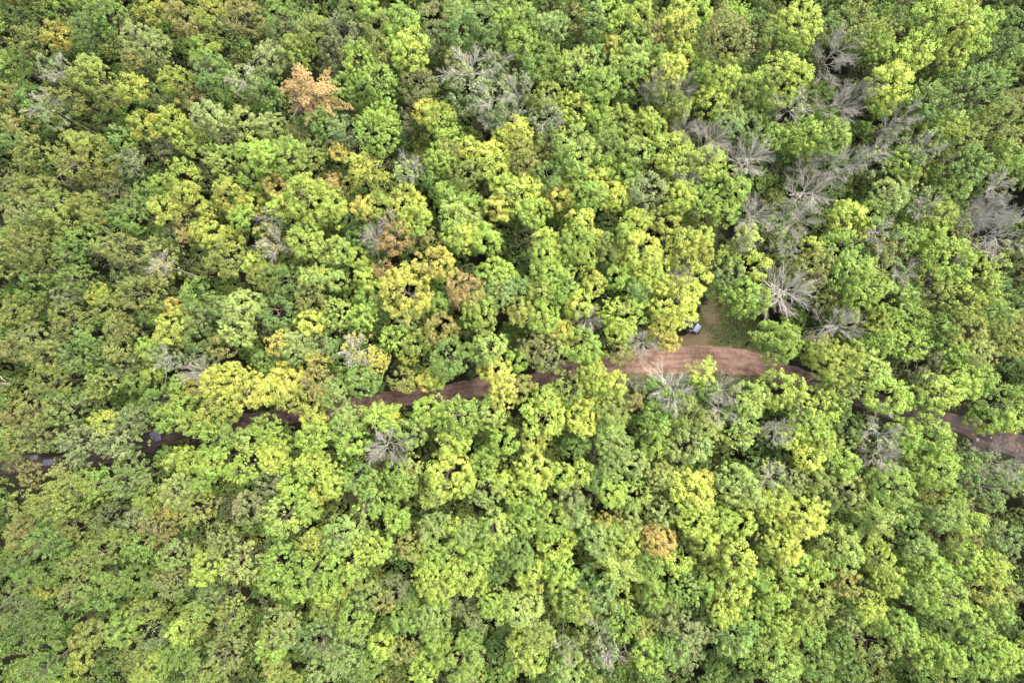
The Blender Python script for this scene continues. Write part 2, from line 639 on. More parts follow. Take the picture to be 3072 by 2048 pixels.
# stones
STONE = simple_mat('stone', (0.2, 0.18, 0.16), 0.9, 0, 0.25, 6)
STONES = [(2257, 1083, .22, 'grey stone standing in the dark rut at the bend of the road'), (2930, 1319, .27, 'pale upright stone on the road verge near the photo edge'),
          (2971, 1312, .2, 'pale flat stone between the ruts near the photo edge'), (769, 1251, .2, 'small white stone on the dark brown road'),
          (2218, 1094, .14, 'small pinkish stone on the dry light part of the road'), (2188, 1106, .17, 'pale stone low on the dry part of the road'),
          (2589, 1196, .3, 'pale stone on the muddy road beside the puddle')]
for u, v, r, lab in STONES:
    x, y = at(u, v)
    rg = np.random.default_rng(int(u * 3))
    vs_, fs_ = [], []
    n, mrings = 9, 5
    for i in range(mrings):
        th = i / (mrings - 1) * math.pi
        for j in range(n):
            a = j / n * 6.283
            q = r * (1 + .22 * rg.normal())
            vs_.append((q * math.sin(th) * math.cos(a) * 1.1 + .001 * math.cos(a), q * math.sin(th) * math.sin(a) * .85 + .001 * math.sin(a), .6 * r * math.cos(th)))
    fs_ = [(i * n + j, i * n + (j + 1) % n, (i + 1) * n + (j + 1) % n, (i + 1) * n + j) for i in range(mrings - 1) for j in range(n)]
    fs_ += [tuple(range(n))[::-1], tuple(range((mrings - 1) * n, mrings * n))]
    o = mesh_obj('stone', vs_, fs_, STONE)
    o.location = (x, y, 0.08 + .2 * r)
    tag(o, lab, 'stone')

# ------------------------------------------------------------------ the parked car
def build_car():
    PAINT = simple_mat('car_paint', (0.17, 0.2, 0.25), 0.4, 0.15, 0.05, 2, 0.3)
    BLACK = simple_mat('black_plastic', (0.018, 0.018, 0.02), 0.5, 0, 0.1)
    GLASS = simple_mat('car_glass', (0.02, 0.035, 0.035), 0.05, 0, 0.1, 2, 0.3, 0.9)
    TYRE = simple_mat('tyre_rubber', (0.02, 0.02, 0.02), 0.85)
    RIM = simple_mat('rim_metal', (0.5, 0.5, 0.52), 0.3, 0.9)
    LAMP = simple_mat('lamp_lens', (0.75, 0.75, 0.73), 0.12, 0, 0.05)
    RED = simple_mat('tail_lens', (0.25, 0.02, 0.02), 0.2)
    MIRROR = simple_mat('mirror_cap', (0.4, 0.4, 0.39), 0.35)
    fx, fy = at(2099, 993)                 # middle of the front bumper
    ang = math.atan2(-0.555, 0.832)
    Ln = 4.55
    root = empty('parked_car', (fx - math.cos(ang) * Ln / 2, fy - math.sin(ang) * Ln / 2, 0.03))
    root.rotation_euler = (0, 0, ang)
    tag(root, 'dark car with a silver-blue bonnet parked nose-out under the big yellow tree', 'car')

    def loft(name, secs, mat, parent=root, cap=True):
        """secs: list of (x, [(y,z)...]) rings"""
        V, F = [], []
        n = len(secs[0][1])
        for x, ring in secs:
            V += [(x, y, z) for y, z in ring]
        for i in range(len(secs) - 1):
            F += [(i * n + j, i * n + (j + 1) % n, (i + 1) * n + (j + 1) % n, (i + 1) * n + j) for j in range(n)]
        if cap:
            F += [tuple(range(n))[::-1], tuple(range((len(secs) - 1) * n, len(secs) * n))]
        return mesh_obj(name, V, F, mat, parent, True)

    def ring(w, z0, z1, r=0.12, crown=0.03):
        p = [(-w + r * .3, z0), (-w, z0 + r), (-w, z1 - r), (-w + r * .35, z1 - r * .35), (-w + r, z1), (-w * .4, z1 + crown), (w * .4, z1 + crown), (w - r, z1), (w - r * .35, z1 - r * .35), (w, z1 - r), (w, z0 + r), (w - r * .3, z0)]
        return p
    # lower body (doors and wings)
    loft('body', [(-2.22, ring(.72, .42, .86)), (-2.05, ring(.86, .3, .98)), (-1.3, ring(.9, .25, 1.0)), (0, ring(.91, .24, .98)), (1.05, ring(.9, .25, .95)), (1.75, ring(.87, .28, .86)), (2.05, ring(.76, .32, .78)), (2.2, ring(.6, .38, .7))], BLACK)
    # bonnet: a proud panel with raised centre and two creases
    V, F = [], []
    ys = [-.74, -.66, -.5, -.4, -.36, -.15, .15, .36, .4, .5, .66, .74]
    zs = [0, .02, .03, .035, .06, .068, .068, .06, .035, .03, .02, 0]
    xs = [.86, 1.0, 1.3, 1.6, 1.85, 1.97]
    tp = [.99, .985, .96, .92, .86, .8]
    wf = [1, 1.02, 1.0, .97, .9, .8]
    for x, t, w in zip(xs, tp, wf):
        for y, z in zip(ys, zs):
            V.append((x - .06 * (y / .7) ** 2, y * w, t + z))
    n = len(ys)
    for x, t, w in zip(xs, tp, wf):
        for y, z in zip(ys, zs):
            V.append((x - .06 * (y / .7) ** 2, y * w, t + z - .05))
    m = len(xs) * n
    for i in range(len(xs) - 1):
        for j in range(n - 1):
            a = i * n + j
            F += [(a, a + n, a + n + 1, a + 1), (m + a, m + a + 1, m + a + n + 1, m + a + n)]
    for i in range(len(xs) - 1):
        for j in (0, n - 1):
            a = i * n + j
            F.append((a, a + n, m + a + n, m + a))
    for j in range(n - 1):
        for i in (0, len(xs) - 1):
            a = i * n + j
            F.append((a, a + 1, m + a + 1, m + a))
    mesh_obj('bonnet', V, F, PAINT, root)
    # greenhouse
    loft('roof', [(-1.75, ring(.6, 1.38, 1.5, .05)), (-1.5, ring(.64, 1.42, 1.56, .05)), (-.6, ring(.66, 1.44, 1.6, .05)), (.15, ring(.62, 1.42, 1.56, .05)), (.3, ring(.6, 1.4, 1.5, .05))], BLACK)
    for nm in ('front', 'rear'):
        pass

    def panel(name, P, mat, th=.03, parent=root):
        P = [Vector(p) for p in P]
        nrm = (P[1] - P[0]).cross(P[2] - P[0]).normalized() * th
        V = P + [p - nrm for p in P]
        k = len(P)
        F = [tuple(range(k)), tuple(range(k, 2 * k))[::-1]] + [(i, k + i, k + (i + 1) % k, (i + 1) % k) for i in range(k)]
        return mesh_obj(name, V, F, mat, parent)
    wsx = [(.95, -.74, 1.0), (1.03, 0, 1.015), (.95, .74, 1.0), (.3, .6, 1.47), (.34, 0, 1.54), (.3, -.6, 1.47)]
    wsc = panel('windscreen', wsx, GLASS)
    panel('wiper', [(.98, -.6, 1.03), (.99, .05, 1.04), (.95, .05, 1.065), (.94, -.6, 1.055)], BLACK, .015, wsc)
    panel('windscreen_glint', [(.68, -.45, 1.215), (.70, -.3, 1.22), (.56, -.3, 1.335), (.54, -.43, 1.328)], LAMP, .01, wsc)  # pale panel added as a painted glint on the glass
    panel('rear_window', [(-2.0, .68, 1.0), (-2.0, -.68, 1.0), (-1.74, -.56, 1.43), (-1.74, .56, 1.43)], GLASS)
    for s in (-1, 1):
        for a0, a1, b0, b1 in ((.82, -.2, .28, -.2), (-.26, -1.2, -.26, -1.2), (-1.26, -1.9, -1.26, -1.7)):
            P = [(a0, s * .79, .99), (a1, s * .79, .99), (b1, s * .63, 1.45), (b0, s * .63, 1.45)]
            panel('side_window', P if s < 0 else P[::-1], GLASS)
        d = mesh_obj('door', *box(-.28, s * .915, .62, 1.06, .03, .6), BLACK, root)
        mesh_obj('handle', *box(-.15 - .28, s * .945, .82, .2, .03, .05), RIM, d)
        d = mesh_obj('door', *box(.82 - .15, s * .91, .62, .8, .03, .58), BLACK, root)
        mesh_obj('handle', *box(.42, s * .94, .82, .2, .03, .05), RIM, d)
        loft('wing_mirror', [(.62, [(s * y, z) for y, z in ((.86, .98), (1.1, .98), (1.12, 1.12), (.88, 1.1))]), (.8, [(s * y, z) for y, z in ((.84, .98), (1.06, .98), (1.07, 1.12), (.86, 1.1))])], MIRROR)
        panel('headlight', [(2.1, s * .5, .66), (1.86, s * .83, .68), (1.82, s * .82, .8), (2.08, s * .5, .76)] if s < 0 else [(2.08, s * .5, .76), (1.82, s * .82, .8), (1.86, s * .83, .68), (2.1, s * .5, .66)], LAMP, .03)
        panel('tail_light', [(-2.18, s * .72, .7), (-2.06, s * .85, .7), (-2.06, s * .85, .95), (-2.18, s * .72, .93)], RED, .03)
        for x in (1.38, -1.38):
            V, F = lathe([(.2, -.09), (.3, -.1), (.34, -.06), (.34, .06), (.3, .1), (.2, .09)], 20)
            w = mesh_obj('wheel', V, F, TYRE, root, True)
            w.location = (x, s * .82, .33)
            w.rotation_euler = (math.pi / 2, 0, 0)
            V, F = lathe([(.0, .05 * -s), (.06, .07 * -s), (.16, .05 * -s), (.21, .08 * -s), (.21, .02 * -s), (0, .02 * -s)], 20)
            mesh_obj('rim', V, F, RIM, w, True)
    loft('front_bumper', [(1.95, ring(.8, .3, .56, .08, .0)), (2.14, ring(.74, .3, .56, .08, .0)), (2.26, ring(.55, .32, .54, .08, .0)), (2.29, ring(.3, .34, .52, .06, 0))], BLACK)
    mesh_obj('grille', *box(2.17, 0, .64, .06, .9, .13), RIM, root)
    mesh_obj('rear_bumper', *box(-2.22, 0, .46, .16, 1.6, .22), BLACK, root)
    for s in (-1, 1):
        mesh_obj('roof_rail', *box(-.7, s * .56, 1.66, 1.5, .04, .05), RIM, root)


def box(x, y, z, lx, ly, lz):
    V = [(x + a * lx / 2, y + b * ly / 2, z + c * lz / 2) for a in (-1, 1) for b in (-1, 1) for c in (-1, 1)]
    return V, [(0, 1, 3, 2), (4, 6, 7, 5), (0, 4, 5, 1), (2, 3, 7, 6), (0, 2, 6, 4), (1, 5, 7, 3)]


def lathe(prof, n):
    V = [(r * math.cos(j / n * 6.28319), r * math.sin(j / n * 6.28319), z) for r, z in prof for j in range(n)]
    F = [(i * n + j, i * n + (j + 1) % n, (i + 1) * n + (j + 1) % n, (i + 1) * n + j) for i in range(len(prof) - 1) for j in range(n)]
    return V, F


build_car()

# ------------------------------------------------------------------ trees: leaf quads and branch tubes as arrays
UP = np.array([0., 0., 1.])


def norm(a):
    return a / np.maximum(np.linalg.norm(a, axis=-1, keepdims=True), 1e-9)


def clump_leaves(rg, ctr, axis, cr, elong, n, size, tone, out_bias):
    """leaf quads round each clump.  ctr (k,3), axis (k,3), cr (k,), elong, n leaves each"""
    k = len(ctr)
    c = np.repeat(ctr, n, 0)
    ax = np.repeat(axis, n, 0)
    r = np.repeat(cr, n)[:, None]
    d = norm(rg.normal(size=(k * n, 3)))
    bias = norm(np.repeat(out_bias, n, 0) + UP * .7)
    dot = (d * bias).sum(1)
    d = np.where((dot < -0.25)[:, None], -d, d)
    rad = rg.uniform(.55, 1.08, (k * n, 1))
    al = (d * ax).sum(1, keepdims=True)
    off = (d + ax * al * (elong - 1)) * r * rad
    pos = c + off
    nrm = norm(d * .8 + UP * .55 + rg.normal(size=(k * n, 3)) * .55)
    t = rg.normal(size=(k * n, 3))
    if elong > 1.4:
        t = t * .5 + ax
    t = norm(t - nrm * (t * nrm).sum(1, keepdims=True))
    b = np.cross(nrm, t)
    s = rg.uniform(.7, 1.3, (k * n, 1)) * size
    asp = .62
    V = np.stack([pos - t * s * .5, pos - b * s * .5 * asp + t * s * .08, pos + t * s * .5, pos + b * s * .5 * asp + t * s * .08], 1)
    tn = np.repeat(tone, n, 0) + rg.normal(0, 1, (k * n, 3)) * np.array([.16, .14, .0])
    return V, np.clip(tn, 0, 1)


def crown_arrays(seed, kind, R, lod=1.0):
    """returns leaf quads (n,4,3) centred on the crown's middle, tone (n,3), depth of the crown"""
    rg = np.random.default_rng(seed)
    if kind == 'b':
        return bough_arrays(rg, R, lod)
    D = R * rg.uniform(1.2, 1.7)
    if kind == 'p':
        cr0, el, lf = .37, 1.5, .2
        k = int(2.9 * R * R / cr0 ** 2 * .95)
        nl = 40
    elif kind == 'm':
        D *= 1.12
        cr0, el, lf = .25, 3.3, .19
        k = int(1.3 * R * R / cr0 ** 2)
        nl = 32
    elif kind == 'f':
        cr0, el, lf = .36, 1.15, .19
        k = int(2.6 * R * R / cr0 ** 2 * .9)
        nl = 32
    elif kind == 's':
        cr0, el, lf = .34, 1.3, .2
        k = int(1.0 * R * R / cr0 ** 2)
        nl = 24
    else:                                    # aspen
        cr0, el, lf = .34, 1.4, .2
        k = int(1.5 * R * R / cr0 ** 2)
        nl = 28
    d = norm(rg.normal(size=(k * 3, 3)))
    d = d[d[:, 2] > -.5][:k]
    k = len(d)
    # uneven outline: several big lobes and hollows
    lob = norm(rg.normal(size=(9, 3)) * [1, 1, .7])
    amp = np.array([.3, .26, .24, .2, .2, -.34, -.3, -.24, -.2])
    pw = np.clip(d @ lob.T, 0, 1) ** np.array([8, 10, 12, 14, 10, 9, 12, 14, 12])
    rad = (.86 + pw @ amp) * np.where(rg.random(k) < .3, rg.uniform(.4, .82, k), rg.uniform(.84, 1.06, k))
    # hollows carry fewer clumps, so that what is behind shows through
    holes = norm(rg.normal(size=(6, 3)) + [0, 0, .6])
    hd = (d @ holes.T).max(1)
    keep = ~((hd > .965) & (rg.random(k) < .8))
    d, rad = d[keep], rad[keep]
    k = len(d)
    ctr = d * np.array([R, R, D]) * rad[:, None]
    flat = norm(d * [1, 1, 0] + 1e-6)
    axis = norm(flat * rg.uniform(.15, .75, (k, 1)) + UP * rg.uniform(.7, 1.1, (k, 1)) + rg.normal(0, .15, (k, 3)))
    cr = cr0 * rg.uniform(.65, 1.35, k)
    # tone drifts slowly over the crown (whole limbs turn first) plus a jitter for each clump
    w = norm(rg.normal(size=(3, 3)))
    slow = np.sin(d @ w.T * 2.6 + rg.uniform(0, 6, 3)) * .5 + .5
    tone = np.stack([.5 + .22 * (slow[:, 0] - .5) + rg.normal(0, .17, k), .5 + .5 * (slow[:, 1] - .5) + rg.normal(0, .14, k),
                     np.clip((slow[:, 2] - .8) * 3, 0, 1) * .45 * rg.random(k) + (rg.random(k) < .05) * .35], 1)
    V, T = clump_leaves(rg, ctr, axis, cr, el, max(6, int(nl * lod)), lf * (1 if lod >= 1 else lod ** -.42), tone, d)
    return V, T, D


def bough_arrays(rg, R, lod):
    D = R * 1.15
    C_, A_, CR, TN, OB = [], [], [], [], []
    nb = 19
    for i in range(nb):
        lv = i / nb
        az = i * 2.39996 + rg.uniform(-.35, .35)
        ln = R * (1.12 - .45 * lv ** 2) * rg.uniform(.62, 1.1)
        z0 = -.55 * D + 1.25 * D * lv
        el = R_(-2 + 50 * lv ** 1.5) + rg.normal(0, .1)
        hd = np.array([math.cos(az), math.sin(az), 0])
        sd_ = np.array([-hd[1], hd[0], 0])
        tb = np.array([.5 + rg.normal(0, .14), .5 + rg.normal(0, .16), max(0, rg.normal(-.1, .25))])
        nst = max(4, int(ln / .34))
        for q in range(nst):
            t = (q + .6) / nst
            if t < .16:
                continue
            p = hd * ln * t * math.cos(el) + UP * (z0 + ln * t * math.sin(el) - .16 * ln * t * t)
            wdt = (.1 + .52 * math.sin(min(1, t * 1.15) * math.pi) ** .8) * R / 4.0 * (1 - .55 * t)
            ns = 1 if t > .86 else (3 if wdt > .45 else 2)
            for s in np.linspace(-1, 1, ns) if ns > 1 else (0,):
                C_.append(p + sd_ * s * wdt + rg.normal(0, .06, 3))
                A_.append(norm(hd * .9 + sd_ * s * .6 + UP * (.05 + rg.normal(0, .15))))
                CR.append(rg.uniform(.2, .3))
                TN.append(tb + rg.normal(0, .08, 3) * [1, 1, .3])
                OB.append(hd)
    V, T = clump_leaves(rg, np.array(C_), np.array(A_), np.array(CR), 2.0, max(6, int(20 * lod)), .23 * (1 if lod >= 1 else lod ** -.42), np.array(TN), np.array(OB))
    return V, T, D


def tube(P, r, sides=4):
    P = np.array(P)
    tg = norm(np.gradient(P, axis=0))
    ref = np.where(np.abs(tg[:, 2:3]) > .9, np.array([[1., 0, 0]]), np.array([[0, 0, 1.]]))
    a = norm(np.cross(tg, ref))
    b = np.cross(tg, a)
    th = np.arange(sides) / sides * 2 * math.pi
    V = P[:, None] + np.array(r)[:, None, None] * (np.cos(th)[None, :, None] * a[:, None] + np.sin(th)[None, :, None] * b[:, None])
    n = len(P)
    F = [(i * sides + j, i * sides + (j + 1) % sides, (i + 1) * sides + (j + 1) % sides, (i + 1) * sides + j) for i in range(n - 1) for j in range(sides)]
    return V.reshape(-1, 3), F


class MB:
    def __init__(self):
        self.V, self.F, self.n = [], [], 0

    def add(self, V, F):
        self.V.append(V)
        self.F += [tuple(i + self.n for i in f) for f in F]
        self.n += len(V)

    def mesh(self, name, mat):
        me = bpy.data.meshes.new(name)
        me.from_pydata([tuple(p) for p in np.concatenate(self.V).tolist()], [], self.F)
        me.materials.append(mat)
        for p in me.polygons:
            p.use_smooth = True
        return me


def branch(rg, p, d, ln, r0, r1, n=5, wob=.12, rise=.05):
    P = [np.array(p, float)]
    d = norm(np.array(d, float))
    for i in range(n - 1):
        d = norm(d + rg.normal(0, wob, 3) + UP * rise)
        P.append(P[-1] + d * ln / (n - 1))
    return np.array(P), np.linspace(r0, r1, n)


def limb_mesh(rg, mb, p, d, ln, r, depth=3, density=1.0, rise=.03):
    """one limb with its secondary branches and twigs as one continuous branching piece"""
    P, rr = branch(rg, p, d, ln, r, r * .3, 6 if depth > 1 else 3, .06, rise)
    mb.add(*tube(P, rr, 5 if depth == 3 else 3))
    if depth <= 1:
        return
    m = len(P) - 1
    k = int((9 if depth == 3 else 6) * density)
    for i in range(k):
        t = min(.99, .18 + .82 * (i + rg.random()) / k)
        j = int(t * m)
        q = P[j] * (1 - (t * m - j)) + P[j + 1] * (t * m - j)
        dd = norm(P[j + 1] - P[j])
        side = norm(np.cross(dd, rg.normal(size=3)))
        nd = norm(dd * rg.uniform(.8, 1.2) + side * rg.uniform(.35, .75))
        limb_mesh(rg, mb, q, nd, ln * rg.uniform(.36, .6) * (1.15 - .45 * t), max(.0115, r * .58 * (1 - .25 * t)), depth - 1, density, rise)


def bare_proto(seed, mat, R=3.3, H=15.0, white=False):
    """trunk mesh and limb meshes of a leafless tree, real size, base at the origin"""
    rg = np.random.default_rng(seed)
    mb = MB()
    fork = H * rg.uniform(.42, .52)
    P, rr = branch(rg, (0, 0, -.1), (rg.normal(0, .05), rg.normal(0, .05), 1), H * .86, .15, .035, 9, .035, .02)
    mb.add(*tube(P, rr, 7))
    trunk = mb.mesh('trunk', mat)
    limbs = []
    nl = 16
    for i in range(nl):
        t = .58 + .42 * i / nl
        j = min(7, int(t * 8))
        q = P[j] * (1 - (t * 8 - j)) + P[j + 1] * (t * 8 - j) if j < 8 else P[8]
        az = i * 2.4 + rg.uniform(-.4, .4)
        up = .2 + .95 * (t - .58) / .42 + rg.normal(0, .12)
        d = np.array([math.cos(az), math.sin(az), up])
        ln = R * rg.uniform(.85, 1.15) * (1.15 - .4 * (t - .58))
        b = MB()
        limb_mesh(rg, b, q, d, ln, .036, 3, 1.6, .02)
        limbs.append(b.mesh('limb', mat))
    return trunk, limbs


def trunk_proto(seed, mat):
    """leafy tree's trunk with limbs, unit height 1 (scaled later): real 14 m"""
    rg = np.random.default_rng(seed)
    mb = MB()
    P, rr = branch(rg, (0, 0, -.1), (rg.normal(0, .04), rg.normal(0, .04), 1), 12.6, .19, .05, 8, .03, .02)
    mb.add(*tube(P, rr, 7))
    for i in range(9):
        t = .5 + .48 * i / 9
        j = min(6, int(t * 7))
        q = P[j] * (1 - (t * 7 - j)) + P[j + 1] * (t * 7 - j)
        az = i * 2.4 + rg.uniform(-.4, .4)
        B, br = branch(rg, q, (math.cos(az), math.sin(az), .7 + t * .4), 2.5 * rg.uniform(.8, 1.2), .07, .02, 5, .12, .05)
        mb.add(*tube(B, br, 4))
        for s in (.45, .75):
            jj = int(s * 4)
            B2, b2 = branch(rg, B[jj], norm(B[-1] - B[jj]) + rg.normal(0, .5, 3), 1.2, .03, .012, 3, .1, .05)
            mb.add(*tube(B2, b2, 3))
    return mb.mesh('trunk', mat)


